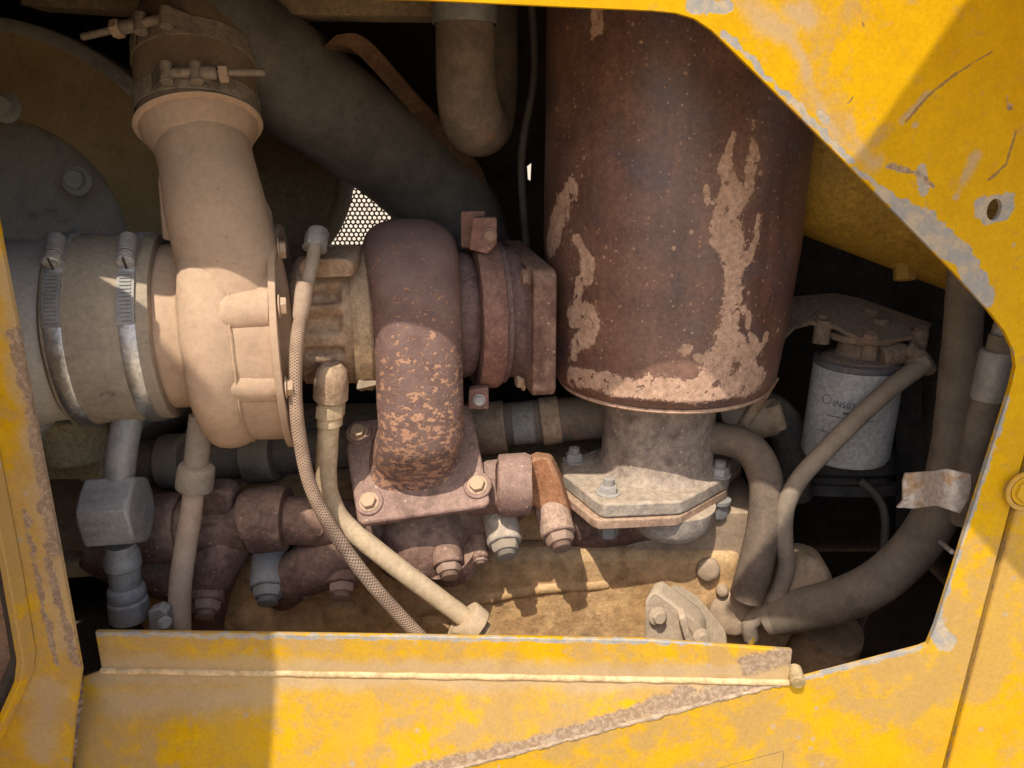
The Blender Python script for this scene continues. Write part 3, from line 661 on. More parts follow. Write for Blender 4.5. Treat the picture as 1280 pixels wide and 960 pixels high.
for x, y, r in ((500, 520, 9), (545, 500, 8), (520, 548, 10), (490, 560, 9), (560, 545, 8), (530, 575, 9), (500, 590, 8), (540, 520, 8), (555, 575, 7)):
    pass
def turbine_mat():
    t = NT('flaking_turbine_iron')
    n1 = t.noise(35, 8, 0.65); col = t.mix(t.step(n1, 0.32, 0.68), (0.14, 0.078, 0.062), (0.20, 0.118, 0.095))
    h = t.noise(330, 6, 0.7)
    sx = t.n.new('ShaderNodeSeparateXYZ'); t.link(t.co, sx.inputs[0])
    low = t.step(sx.outputs[2], -0.08, -0.36)                              # scale has flaked most near the hot inlet foot
    co = t.vmath('ADD', t.warped(0.006, 110), t.vmath('SCALE', t.co, 0.0))
    f = t.noise(105, 7, 0.70, co=t.vmath('MULTIPLY', co, (0.9, 1.0, 1.45)))
    fm = t.step(t.math('MULTIPLY_ADD', low, 0.125, f), 0.618, 0.638)
    f2 = t.step(t.math('MULTIPLY_ADD', low, 0.10, t.noise(240, 5, 0.7)), 0.665, 0.70)
    fm = t.math('MAXIMUM', fm, t.math('MULTIPLY', f2, 0.8))
    up = t.upness()
    df = t.math('MULTIPLY', t.step(t.math('MULTIPLY_ADD', up, 0.5, t.noise(40, 7, 0.7)), 0.35, 1.1), 0.5)
    col = t.mix(df, col, (0.30, 0.20, 0.165))
    col = t.mix(fm, col, t.mix(t.noise(150, 5), (0.47, 0.26, 0.16), (0.36, 0.18, 0.105)))
    d = t.voro(170, co=t.warped(0.004, 90, 3)); sm = t.step(t.math('SUBTRACT', t.math('MULTIPLY', t.noise(60, 3), 0.3), d), 0, 0.05)
    col = t.mix(t.math('MULTIPLY', sm, 0.7), col, (0.42, 0.26, 0.18))
    h = t.math('SUBTRACT', h, t.math('MULTIPLY', fm, 1.4))
    return t.out(col, 0.75, 0.0, t.bump(h, 0.75, 0.0014), 0.3)
m_turbf = turbine_mat()
turb = MB().lathe((0, AY, AZ), (1, 0, 0), tp, 128, turb_fn, caps=False).lump(0.0012, 30).build('turbine_housing', m_turbf, turbo, sharp=60)
def sect(c, u, v, a, b, n=56, e=2.8):
    out = []
    for k in range(n):
        th = 2 * math.pi * k / n; cx = math.cos(th); sy = math.sin(th)
        out.append(V(c) + V(u) * math.copysign(abs(cx) ** (2 / e), cx) * a + V(v) * math.copysign(abs(sy) ** (2 / e), sy) * b)
    return out
U, W = V((1, 0, 0)), V((0, 1, 0))
XF[0] = None
# foot flange (faces the viewer and up)
F = [P(441, 524, 0.885), P(431, 560, 0.865), P(446, 650, 0.800), P(452, 655, 0.797), P(606, 634, 0.800), P(612, 626, 0.803), P(596, 545, 0.868), P(588, 510, 0.90)]
fc = sum((F[i] for i in (1, 2, 5, 6)), V((0, 0, 0))) / 4
fn_ = (F[2] - F[1]).cross(F[5] - F[1]).normalized()
if fn_.y > 0: fn_ = -fn_
Fp = [p - fn_ * (p - fc).dot(fn_) for p in F]
foot = MB().prism(Fp, -fn_ * 0.013).build('foot_flange', m_foot, turbo, bev=0.003)
def on_plane(px, py, c, n):
    d = ray(px, py); return d * (V(c).dot(n) / d.dot(n))
for x, y, mt in ((462, 628, m_bolto), (597, 607, m_bolto), (449, 541, m_bolto)):
    p = on_plane(x, y, fc, fn_)
    MB().lathe(p - fn_ * 0.004, fn_, [(0, 0.0165), (0.005, 0.0165), (0.0065, 0.0155)], 32).build('bolt_pad', m_foot, foot, bev=0.0006)
    fastener('bolt', p + fn_ * 0.002, fn_, 0.0092, mt, turbo, spin=0.3)
rg = []; bth = 0.042; rc = 0.116 - bth
R3 = TX.to_3x3(); Ut = R3 @ U; Wt = R3 @ W
cF = on_plane(521, 566, fc, fn_); vF = fn_.cross(U).normalized()
if vF.y < 0: vF = -vF
tcen = TX @ V((tc, AY, AZ)); fz = tcen.y - rc - 0.016
cT = V((TX @ on_axis(tc, rc, 0)).to_tuple())
def mixv(a, b, f): return a * (1 - f) + b * f
zt_ = P(521, 545, fz).z
cB = V((cT.x + 0.001, cT.y - 0.007, zt_))
rg.append(sect(cF - fn_ * 0.004, U, vF, 0.057, 0.050, e=3.0))
rg.append(sect(cF + fn_ * 0.006, U, vF, 0.050, 0.043, e=2.8))
rg.append(sect(cF + fn_ * 0.016, U, vF, 0.0475, 0.040, e=2.7))
for f in (0.35, 0.7, 1.0):
    c_ = mixv(cF + fn_ * 0.016, cB, f) + V((0, -0.004, 0)) * math.sin(f * math.pi); v_ = mixv(vF, Wt, f).normalized()
    rg.append(sect(c_, mixv(U, Ut, f).normalized(), v_, 0.0475, 0.040 + 0.002 * f, e=2.6))
for f in (0.33, 0.66):
    rg.append(sect(mixv(cB, cT, f), Ut, Wt, 0.0475, bth, e=2.6))
for i in range(0, 27):
    ph = R(10 * i); g = i / 26
    rg.append(sect(TX @ on_axis(tc, rc - 0.004 * g, ph), Ut, R3 @ (on_axis(0, -1, ph) - V((0, AY, AZ))), 0.0480 + 0.007 * math.sin(min(ph, math.pi / 2)) ** 2 - 0.014 * g * g, bth - 0.010 * g * g, e=2.6))
turb_duct = MB().loft(rg).lump(0.0010, 26).build('inlet_duct', m_turbf, turb, sharp=70)
XF[0] = TX
# turbine outlet: dark ring, V-band clamp with lugs, square four-bolt flange
ox = tx1
MB().lathe((0, AY, AZ), (1, 0, 0), [(ox - 0.002, 0.060), (ox + 0.002, 0.075), (ox + 0.010, 0.0765), (ox + 0.020, 0.0745), (ox + 0.026, 0.068), (ox + 0.034, 0.070), (ox + 0.036, 0.06)], 96, caps=False).build('outlet_ring', m_turb, turbo)
cx_ = ax(606, 0.09)
vb = MB().lathe((0, AY, AZ), (1, 0, 0), [(cx_, 0.070), (cx_, 0.0885), (cx_ + 0.003, 0.0905), (cx_ + 0.024, 0.0905), (cx_ + 0.027, 0.0885), (cx_ + 0.028, 0.074)], 110, caps=False).lump(0.0006, 60).build('v_band_clamp', m_clampi, turbo)
XF[0] = None
for (x0, y0, x1, y1) in ((574, 264, 617, 308),):
    c = P(596, 286, 0.875)
    MB().prism([P(x, y, 0.855) for x, y in ((586, 312), (590, 272), (621, 272), (621, 306), (610, 318))], (0, 0.016, 0)).build('clamp_lug', m_clampi, vb, bev=0.002)
    MB().prism([P(x, y, 0.878) for x, y in ((576, 310), (576, 264), (606, 264), (606, 312))], (0, 0.018, 0)).build('clamp_lug', m_clampi, vb, bev=0.002)
    fastener('bolt', P(612, 294, 0.854), (0, -1, 0.0), 0.0062, m_boltr, turbo)
MB().prism([P(x, y, 0.85) for x, y in ((586, 488), (610, 484), (611, 512), (585, 512))], (0, 0.016, 0)).build('clamp_lug', m_clampi, vb, bev=0.0015)
fastener('bolt', P(599, 500, 0.849), (0, -1, 0.0), 0.0058, m_zinc, turbo)
gx_ = cx_ + 0.028
XF[0] = TX
MB().lathe((0, AY, AZ), (1, 0, 0), [(gx_ - 0.001, 0.070), (gx_, 0.085), (gx_ + 0.006, 0.0855), (gx_ + 0.0075, 0.080), (gx_ + 0.020, 0.078), (gx_ + 0.03, 0.07)], 96, caps=False).build('outlet_flange_ring', m_turb, turbo)
sx0 = ax(668, 0.10); sx1 = ax(697, 0.10)
zt, zb_ = AZ + 0.064, AZ - 0.079
sq = [V((sx0, 0.768, zt - 0.010)), V((sx0, 0.776, zt)), V((sx0, 0.95, zt + 0.012)), V((sx0, 0.96, zb_)), V((sx0, 0.774, zb_)), V((sx0, 0.768, zb_ + 0.008))]
sqf = MB().prism(sq, (sx1 - sx0, 0, 0)).lump(0.0008, 40).build('outlet_flange', m_mani, turbo, bev=0.003)
MB().loft([sect(V((gx_ + 0.010, AY, AZ)), V((0, 1, 0)), V((0, 0, 1)), 0.079, 0.079, 48, 2.0), sect(V((gx_ + 0.020, AY, AZ - 0.003)), V((0, 1, 0)), V((0, 0, 1)), 0.078, 0.073, 48, 2.6), sect(V((sx0 + 0.001, AY, AZ - 0.005)), V((0, 1, 0)), V((0, 0, 1)), 0.088, 0.066, 48, 4.0)], caps=False).build('outlet_neck', m_turb, turbo)
for x, y in ((650, 347), (646, 475)):
    fastener('flangebolt', on_axis(sx0 + 0.001, 0.085, ph_of(y, 0.085, sx0)), (-1, -0.05, 0), 0.0095, m_bolto if y > 400 else m_boltr, turbo)

# ================================================================== INTAKE COUPLER HOSE + CLAMPS
hx0, hx1 = ax(50, 0.103), ax(190, 0.10)
inlet = thing('intake_hose', 'grey rubber intake coupler on the compressor with two steel band clamps', 'hose', ((hx0 + hx1) / 2, AY, AZ - 0.104))
hl = hx1 - hx0
hp_ = [(hx0, 0.085), (hx0, 0.100), (hx0 + 0.002, 0.1025)]
for i in range(33):
    f = i / 32; r = 0.1035 - 0.002 * f
    for g in (0.33, 0.36, 0.54, 0.57): r += 0.0016 * math.exp(-((f - g) / 0.008) ** 2) if g in (0.36, 0.57) else 0
    hp_.append((hx0 + 0.003 + (hl - 0.006) * f, r))
hp_ += [(hx1 - 0.001, 0.101), (hx1, 0.099), (hx1, 0.088)]
MB().lathe((0, AY, AZ), (1, 0, 0), hp_, 110, caps=False).lump(0.001, 18).build('rubber_sleeve', m_rubber, inlet)
for f in (0.14, 0.80):
    x = hx0 + hl * f; w = 0.0155; r = 0.1045 - 0.002 * f
    cl = MB().lathe((0, AY, AZ), (1, 0, 0), [(x - w / 2, r - 0.002), (x - w / 2, r + 0.0006), (x - w / 2 + 0.001, r + 0.0012), (x + w / 2 - 0.001, r + 0.0012), (x + w / 2, r + 0.0006), (x + w / 2, r - 0.002)], 120, caps=False).build('hose_clamp', m_steel, inlet)
    # slotted tail of the band
    b = MB(); n = 14; a0, a1 = R(14), R(44)
    for i in range(n):
        pa, pb = a0 + (a1 - a0) * i / n, a0 + (a1 - a0) * (i + 0.62) / n
        rr = r + 0.0022
        b.prism([on_axis(x - w * 0.34, rr, pa), on_axis(x + w * 0.34, rr, pa), on_axis(x + w * 0.34, rr, pb), on_axis(x - w * 0.34, rr, pb)], on_axis(x, 0.0012, (pa + pb) / 2) - V((x, AY, AZ)))
    b.build('band_teeth', m_gfit, cl)
    pr2 = [on_axis(x, r + 0.0014, a0 + (a1 - a0) * i / 8) for i in range(9)]
    b = MB(); ra = [b.ring([p + V((-w * 0.52, 0, 0)), p + V((w * 0.52, 0, 0)), p + V((w * 0.52, 0, 0)) + (p - V((x, AY, AZ))).normalized() * 0.0009, p + V((-w * 0.52, 0, 0)) + (p - V((x, AY, AZ))).normalized() * 0.0009]) for p in pr2]
    for i in range(8): b.bridge(ra[i], ra[i + 1])
    b.cap(ra[0]); b.cap(ra[-1]); b.build('band_tail', m_gfit, cl)
    ph = R(52); c = on_axis(x, r + 0.0075, ph); tg = on_axis(x, 1, ph - math.pi / 2) - V((x, AY, AZ))
    MB().lathe(c - tg * 0.004, -tg, [(0, 0.0085), (0.006, 0.0090), (0.022, 0.0088), (0.025, 0.006)], 24).build('screw_housing', m_gfit, cl, bev=0.0006)
    sw = MB().lathe(c + tg * 0.003, tg, [(-0.006, 0.0075), (0.001, 0.0085), (0.0045, 0.0085), (0.006, 0.007), (0.006, 0.0)], 20)
    sw.build('screw', m_zinc, cl)
    b = MB().box(c + tg * 0.0092, 0.0018, 0.0022, 0.016, (tg.to_track_quat('Y', 'Z')).to_matrix()); 
    b.build('screw_slot', m_black, cl)
# inlet pipe continuing to the left behind the post
ip = thing('inlet_pipe', 'large grey pipe entering the rubber coupler behind the hatch post', 'pipe', (-0.55, AY, AZ - 0.11))
MB().tube([V((hx0 + 0.02, AY, AZ)), V((hx0 - 0.03, AY, AZ)), V((hx0 - 0.09, AY + 0.01, AZ - 0.01)), V((hx0 - 0.15, AY + 0.05, AZ - 0.05)), V((hx0 - 0.20, AY + 0.12, AZ - 0.10))], [0.096, 0.097, 0.11, 0.118, 0.12], 64, 8).build('pipe_wall', m_drumf, ip)

XF[0] = None
# ================================================================== DISCHARGE SLEEVE WITH T-BOLT CLAMPS, CHARGE AIR HOSE
slv = thing('discharge_sleeve', 'brown silicone sleeve with two bolted clamps above the compressor outlet', 'sleeve', P(246, 140, 0.745))
s0, s1 = op[4] + dd * 0.002, P(242, 36, 0.898)
sd = (s1 - s0).normalized(); SL = (s1 - s0).length
MB().lathe(s0, sd, [(0, 0.054), (0, 0.0585), (0.001, 0.0595), (SL * 0.3, 0.0605), (SL * 0.65, 0.0612), (SL * 0.97, 0.0600), (SL, 0.0585), (SL, 0.054)], 72, fn=lambda ph, t, r: (t, r * (1 + 0.006 * math.sin(3 * ph + t * 60)))).build('silicone_sleeve', m_sleeve, slv)
def tclamp(t, ang, flip, par):
    c = s0 + sd * t; r = 0.0618
    cl = MB().lathe(c, sd, [(-0.010, r - 0.001), (-0.010, r + 0.0008), (0.010, r + 0.0008), (0.010, r - 0.001)], 90, caps=False).build('band_clamp', m_tb, par, bev=0.0004)
    side = V((1, 0, 0)) - sd * sd.x; side.normalize(); front = side.cross(sd)
    if front.y > 0: front = -front
    o = (front * math.cos(ang) + side * math.sin(ang)) * (r + 0.010); tng = (side * math.cos(ang) - front * math.sin(ang)) * (-1 if flip else 1)
    p = c + o
    for k_ in (-0.014, 0.013):                                            # trunnion loops and their spot-welded band ends
        q_ = p + tng * k_
        MB().tube([q_ - sd * 0.010, q_ + sd * 0.010], 0.0062, 20, 1).build('trunnion', m_tb, cl, bev=0.0006)
        e = -1 if k_ < 0 else 1
        foot_ = c + (o.normalized() * math.cos(0.52 * 1) + tng * e * math.sin(0.52)) * (r + 0.001)
        nn = o.normalized() * 0.0012
        MB().loft([[q_ - sd * 0.009 + nn * 2 + tng * e * 0.005, q_ + sd * 0.009 + nn * 2 + tng * e * 0.005, q_ + sd * 0.009 + nn * 3 + tng * e * 0.005, q_ - sd * 0.009 + nn * 3 + tng * e * 0.005],
                   [foot_ - sd * 0.009, foot_ + sd * 0.009, foot_ + sd * 0.009 + nn, foot_ - sd * 0.009 + nn]]).build('band_loop', m_tb, cl)
    MB().lathe(p - tng * 0.018, tng, [(0, 0.0), (0, 0.004), (0.002, 0.0048), (0.036, 0.0048), (0.036, 0.0066), (0.050, 0.0066), (0.050, 0.0036), (0.094, 0.0036), (0.095, 0.003)], 20).build('clamp_bolt', m_tb, cl)
    fastener('nut', p + tng * 0.034, tng, 0.0092, m_tan, cl, name='nut')
tclamp(0.013, R(10), False, slv)
tclamp(SL * 0.66, R(-10), True, slv)
e1_ = s0 + sd * (SL * 0.88)
chr_ = MB().tube([s0 + sd * (SL * 0.4), e1_, e1_ + sd * 0.020 + V((0.016, 0.008, 0)), P(318, 66, 0.945), P(376, 110, 0.975), P(450, 163, 1.03), P(525, 220, 1.09), P(572, 290, 1.13), P(590, 380, 1.16)], [0.056, 0.0575, 0.059, 0.064, 0.064, 0.064, 0.068, 0.072, 0.074], 56, 10)
tag(chr_.lump(0.0018, 22).build('charge_air_hose', m_chose), 'thick dark rubber hose running diagonally down behind the turbine', 'hose')
# rusty strip lying along the hose
st = [P(405, 58, 0.93), P(440, 62, 0.95), P(500, 125, 1.0), P(560, 190, 1.05), P(590, 230, 1.08), P(600, 290, 1.12)]
b = MB(); pts = cat(st, 8); rr = [b.ring([p, p + V((0.014, 0, 0.012)), p + V((0.017, 0.004, 0.012)), p + V((0.003, 0.05, -0.004))]) for p in pts]
for i in range(len(rr) - 1): b.bridge(rr[i], rr[i + 1])
b.cap(rr[0]); b.cap(rr[-1])
m_strip = surface('rusty_brown_strip', (0.07, 0.035, 0.018), (0.13, 0.065, 0.03), 20, dust=0.3, dustcol=(0.24, 0.15, 0.085), rough=0.85, bump=0.4)
tag(b.build('bracket_strip', m_strip, bev=0.001), 'rusty brown metal strip edging the dark diagonal hose', 'strip')

# ================================================================== MUFFLER
MX, MY = 0.190, 0.945
MZ = -0.280
def muf_r(z): return 0.137 + 0.0145 * max(0, min(1, (z - MZ) / 0.17)) ** 0.8
def on_muf(px, py):
    Y = 0.80
    for _ in range(12):
        p = P(px, py, Y); r = muf_r(p.z); q = r * r - (p.x - MX) ** 2
        Y = MY - math.sqrt(max(q, 1e-5))
    return P(px, py, Y)
def mseg(pts, w):
    q = [on_muf(x, y) for x, y in pts]
    return [(q[i], q[i + 1], M(w[i] if isinstance(w, (list, tuple)) else w, q[i])) for i in range(len(q) - 1)]
BARE = (mseg([(714, 234), (704, 262), (694, 285), (688, 305)], [11, 16, 17]) + mseg([(722, 302), (733, 325), (736, 345)], [7, 10]) + mseg([(727, 350), (723, 385)], 8) +
       mseg([(716, 398), (738, 394), (733, 420), (722, 430)], [13, 14, 10]) + mseg([(722, 430), (721, 448)], 5) + mseg([(744, 10), (746, 38)], [11]) + mseg([(742, 38), (742, 50)], 4) +
       mseg([(917, 172), (910, 205), (914, 240)], [6, 9]) + mseg([(916, 245), (900, 285), (905, 300)], [16, 15]) + mseg([(942, 150), (938, 200), (934, 240)], [5, 8]) +
       mseg([(912, 290), (922, 330), (918, 370), (908, 415), (900, 450), (892, 478)], [17, 14, 14, 17, 19]) + mseg([(938, 330), (944, 300), (946, 270)], [5, 4]) +
       mseg([(915, 420), (935, 450), (940, 470)], [14, 16]) + mseg([(930, 385), (948, 440), (958, 420)], [6, 5]) + mseg([(862, 434), (858, 438)], 8) + mseg([(886, 232), (888, 250)], 4) +
       mseg([(715, 472), (760, 478), (810, 486), (870, 488), (945, 474)], [12, 15, 16, 17]) + mseg([(872, 445), (885, 448)], 4))
def muffler_mat():
    t = NT('flaking_muffler_paint')
    n1 = t.noise(14, 7, 0.6)
    col = t.mix(t.step(n1, 0.35, 0.66), (0.115, 0.056, 0.040), (0.185, 0.092, 0.062))
    col = t.mix(t.math('MULTIPLY', t.step(t.noise(11, 5, 0.6, co=t.vmath('ADD', t.co, (3, 1, 2))), 0.50, 0.68), 0.65), col, (0.095, 0.075, 0.085))
    col = t.mix(t.math('MULTIPLY', t.step(t.noise(9, 5, 0.6, co=t.vmath('ADD', t.co, (7, 4, 1))), 0.52, 0.72), 0.6), col, (0.21, 0.075, 0.045))
    stv = t.noise(60, 5, 0.7, co=t.vmath('MULTIPLY', t.co, (1.0, 1.0, 0.07)))
    col = t.vmath('SCALE', col, t.math('MULTIPLY_ADD', stv, 0.9, 0.58))
    fine = t.noise(260, 5, 0.75); col = t.mix(t.math('MULTIPLY', t.step(fine, 0.58, 0.75), 0.35), col, (0.30, 0.19, 0.15))
    at = t.n.new('ShaderNodeAttribute'); at.attribute_name = 'bare'
    d = t.math('MULTIPLY_ADD', t.math('SUBTRACT', t.noise(140, 9, 0.75), 0.5), 1.7, at.outputs['Fac'])
    d = t.math('MULTIPLY_ADD', t.math('SUBTRACT', t.noise(420, 4, 0.7), 0.5), 0.7, d)
    pm = t.step(d, 1.12, 1.06); halo = t.math('MULTIPLY', t.step(d, 2.0, 0.9), t.step(t.noise(130, 5, 0.75), 0.46, 0.62))
    col = t.mix(t.math('MULTIPLY', halo, 0.4), col, (0.30, 0.155, 0.09))
    isl = t.step(t.noise(75, 7, 0.65), 0.615, 0.63)                       # islands of paint left inside the bare areas
    pm = t.math('MULTIPLY', pm, t.math('SUBTRACT', 1.0, isl))
    pc = t.mix(t.step(t.noise(70, 7, 0.75), 0.38, 0.64), (0.52, 0.32, 0.215), (0.42, 0.25, 0.155))
    pc = t.mix(t.step(t.noise(150, 4, 0.7), 0.62, 0.68), pc, (0.26, 0.14, 0.085))
    col = t.mix(pm, col, pc)
    h = t.math('SUBTRACT', t.math('MULTIPLY', fine, 0.3), pm)
    wsp = t.warped(0.003, 120, 2)
    for sc_, rad, amt in ((60, 0.20, 0.8), (120, 0.24, 0.75), (230, 0.32, 0.7)):  # rust pimples
        vv = t.voro(sc_, co=wsp); cc = vv.node.outputs['Color']
        sep = t.n.new('ShaderNodeSeparateColor'); t.link(cc, sep.inputs[0])
        rr = t.math('MULTIPLY', t.math('POWER', sep.outputs[0], 4.0), rad * 1.2)
        sm = t.step(t.math('SUBTRACT', rr, vv), 0.0, 0.035)
        col = t.mix(t.math('MULTIPLY', sm, amt), col, t.mix(sep.outputs[1], (0.36, 0.16, 0.085), (0.46, 0.30, 0.20)))
        h = t.math('ADD', h, t.math('MULTIPLY', sm, 0.6))
    rg = t.math('MULTIPLY_ADD', pm, 0.35, t.math('MULTIPLY_ADD', n1, 0.3, 0.30), clamp=True)
    col = t.vmath('SCALE', col, t.math('MULTIPLY_ADD', t.step(t.noise(190, 4, 0.8), 0.25, 0.75), 0.65, 0.68))
    return t.out(col, rg, 0.0, t.bump(h, 0.6, 0.0011), 0.6)
m_muf = muffler_mat()
muf = thing('muffler', 'big upright brown muffler drum with flaking paint and bare tan patches', 'muffler', (MX, MY, -0.41))
pr = [(MZ - 0.012, 0.060), (MZ - 0.010, 0.085), (MZ - 0.0065, 0.110), (MZ - 0.001, 0.127), (MZ + 0.004, 0.134), (MZ + 0.010, 0.137)]
for i in range(1, 200):
    z = MZ + 0.010 + 0.50 * i / 199; pr.append((z, muf_r(z)))
pr += [(0.235, 0.14), (0.24, 0.08)]
shell = MB().lathe((MX, MY, 0), (0, 0, 1), pr, 280).lump(0.0012, 9)
shell = shell.build('shell', m_muf, muf, sharp=60)
att = shell.data.attributes.new('bare', 'FLOAT', 'POINT')
for i, v in enumerate(shell.data.vertices):
    p = v.co; dmin = 9.0
    if p.y < MY + 0.03:
        q = p + noise.turbulence_vector(p * 30, 3, False) * 0.006
        for a, b, r in BARE:
            ba = b - a; pa = q - a; hh = max(0.0, min(1.0, pa.dot(ba) / max(ba.length_squared, 1e-9)))
            dmin = min(dmin, (pa - ba * hh).length / r)
    att.data[i].value = min(dmin, 4.0)
MB().lathe((MX, MY, 0), (0, 0, 1), [(MZ - 0.003, 0.120), (MZ - 0.005, 0.1285), (MZ - 0.003, 0.1305), (MZ, 0.130), (MZ + 0.001, 0.124)], 128, caps=False).build('seam_rim', m_muf, muf)
NZ = -0.398
nk = MB().lathe((MX, MY, 0), (0, 0, 1), [(NZ - 0.002, 0.088), (NZ + 0.002, 0.080), (NZ + 0.008, 0.075), (NZ + 0.02, 0.0725), (NZ + 0.06, 0.071), (MZ - 0.02, 0.0715), (MZ - 0.004, 0.078)], 96).lump(0.001, 40).build('outlet_neck', m_neck, muf)
MB().tube([V((0.06, 0.97, AZ)), V((0.09, 0.97, AZ)), V((MX - 0.05, 0.95, AZ))], [0.045, 0.045, 0.045], 40, 6).build('inlet_stub', m_turb, muf)
def flange_poly(z, grow=0.0, dx=0.0):
    fr = [(701, 576), (703, 592), (748, 627), (756, 630), (850, 626), (860, 622), (912, 594), (914, 578)]
    q = [PZ(x, y, z) for x, y in fr]
    c = V((MX, MY, z))
    q += [V((2 * MX - p.x, 2 * MY - p.y, z)) for p in q[1:7]]
    # keep it convex and ordered by angle round the neck
    q.sort(key=lambda p: math.atan2(p.y - MY, p.x - MX))
    return [c + (p - c) * (1 + grow) + V((dx, 0, 0)) for p in q]
MB().prism(flange_poly(NZ), (0, 0, -0.019)).lump(0.0007, 60).build('flange', m_fl, muf, bev=0.003)
lowf = thing('exhaust_joint', 'rusty lower exhaust flange bolted beneath the muffler outlet', 'flange', (MX, MY, -0.46))
MB().prism([p + V((0, 0, -0.0195)) for p in flange_poly(NZ, 0.025, -0.004)], (0, 0, -0.013)).lump(0.0007, 60).build('flange', m_fl2, lowf, bev=0.002)
MB().lathe((MX + 0.012, MY - 0.055, 0), (0, 0, 1), [(-0.470, 0.012), (-0.468, 0.035), (-0.462, 0.046), (-0.450, 0.052), (-0.428, 0.054)], 64).build('outlet_bowl', m_fl, lowf)
MB().tube([V((MX + 0.01, MY - 0.02, -0.44)), V((MX + 0.04, MY + 0.06, -0.47)), V((MX + 0.1, MY + 0.15, -0.50))], 0.05, 32, 6).build('outlet_pipe', m_neck, lowf)
for x, y in ((717, 572), (760, 612), (899, 590)):
    p = PZ(x, y + 4, NZ); fastener('nutthread', p, (0.02, 0, 1), 0.0115, m_zinc, lowf, name='nut')
    fastener('bolt', V((p.x + 0.002, p.y, NZ - 0.0325)), (0, 0, -1), 0.0125, m_gfit, lowf, hs=2.4)

# ================================================================== EXHAUST MANIFOLD
man = thing('exhaust_manifold', 'rusty purple-brown exhaust manifold running behind the turbine foot', 'manifold', P(420, 720, 0.86))
def px_tube(pts, rpx, **k):
    q = [P(*p) for p in pts]; rr = [M(w, p) for w, p in zip(rpx if isinstance(rpx, (list, tuple)) else [rpx] * len(q), q)]
    return MB().tube(q, rr, k.pop('seg', 36), k.pop('n', 8), **k)
px_tube([(150, 664, 0.862), (312, 652, 0.862)], [37, 36], n=1).lump(0.0008, 40).build('branch', m_mani, man)
px_tube([(172, 662, 0.860), (232, 658, 0.860)], [43, 43], n=1).lump(0.0008, 40).build('pipe_socket', m_mani, man, bev=0.003)
MB().prism([P(x, y, 0.836) for x, y in ((226, 622), (236, 614), (276, 612), (288, 620), (291, 684), (282, 700), (236, 706), (228, 698))], (0.002, 0.035, 0)).lump(0.0008, 40).build('branch_flange', m_mani, man, bev=0.006)
fastener('bolt', P(264, 662, 0.834), (0.05, -1, 0.1), 0.012, m_mani, man, hs=0.6)
px_tube([(312, 652, 0.845), (316, 651, 0.845), (354, 647, 0.845), (359, 647, 0.845)], [38, 41, 41, 38], n=1).build('slip_collar', m_mani, man)
b3 = px_tube([(356, 650, 0.85), (400, 652, 0.855), (470, 664, 0.885), (530, 668, 0.90), (600, 640, 0.90), (650, 612, 0.87)], [30, 32, 36, 40, 38, 30]).lump(0.0015, 30).build('branch', m_mani, man)
px_tube([(532, 640, 0.915), (530, 668, 0.895), (535, 690, 0.895), (540, 706, 0.90)], [60, 66, 58, 34], seg=48).lump(0.0025, 28).build('collector', m_mani, man)
px_tube([(590, 611, 0.862), (628, 607, 0.855)], [33, 33], n=1).lump(0.001, 60).build('outlet_sleeve', m_foot, man)
px_tube([(622, 607, 0.842), (626, 607, 0.842), (658, 605, 0.842), (664, 605, 0.842)], [35, 39, 39, 36], n=1).lump(0.001, 60).build('slip_collar', m_foot, man)
MB().prism([P(x, y, 0.846) for x, y in ((652, 580), (668, 572), (688, 574), (700, 600), (713, 645), (714, 668), (700, 674), (684, 652), (668, 634), (652, 636))], (0.004, 0.034, -0.006)).lump(0.0012, 40).build('runner', m_orange, man, bev=0.009)
px_tube([(450, 676, 0.860), (412, 700, 0.850), (372, 718, 0.858), (352, 738, 0.885)], [32, 34, 31, 26]).lump(0.0012, 40).build('runner', m_mani, man)
MB().prism([P(x, y, 0.835) for x, y in ((362, 702), (372, 700), (392, 735), (390, 748), (378, 752), (372, 740))], (0.004, 0.02, 0)).build('cast_lug', m_mani, man, bev=0.003)
px_tube([(290, 665, 0.86), (262, 710, 0.862), (250, 755, 0.875), (248, 790, 0.89)], [32, 36, 33, 30]).lump(0.0012, 40).build('runner', m_mani, man)
px_tube([(110, 690, 0.88), (160, 705, 0.88), (230, 720, 0.885)], [20, 30, 34]).build('branch', m_mani, man)
px_tube([(560, 690, 0.862), (572, 705, 0.87)], [40, 34], n=1).build('runner', m_mani, man)
px_tube([(700, 640, 0.93), (760, 640, 0.94), (900, 630, 0.95)], [40, 44, 40]).lump(0.002, 25).build('branch', m_mani, man)
for (x, y, Y, r, mt, dx) in ((336, 730, 0.840, 20, m_gfit, 0.0), (428, 726, 0.828, 18, m_mani, -0.05), (258, 748, 0.838, 19, m_mani, 0.0), (560, 702, 0.832, 17, m_mani, 0.05), (630, 674, 0.838, 19, m_fl, 0.05), (697, 664, 0.836, 19, m_boltr, 0.1), (600, 694, 0.850, 10, m_mani, 0.0), (588, 708, 0.865, 9, m_gfit, 0.1)):
    p = P(x, y, Y); d = V((0.12 + dx, -0.78, -0.60)).normalized()
    rm = M(r, p)
    MB().tube([p - d * 0.05, p + d * 0.006], rm * 1.15, 24, 1).build('stud_spacer', mt, man, bev=0.002)
    fastener('stud', p, d, rm, mt if mt is not m_mani else m_boltr, man, name='stud_nut', hs=0.72)

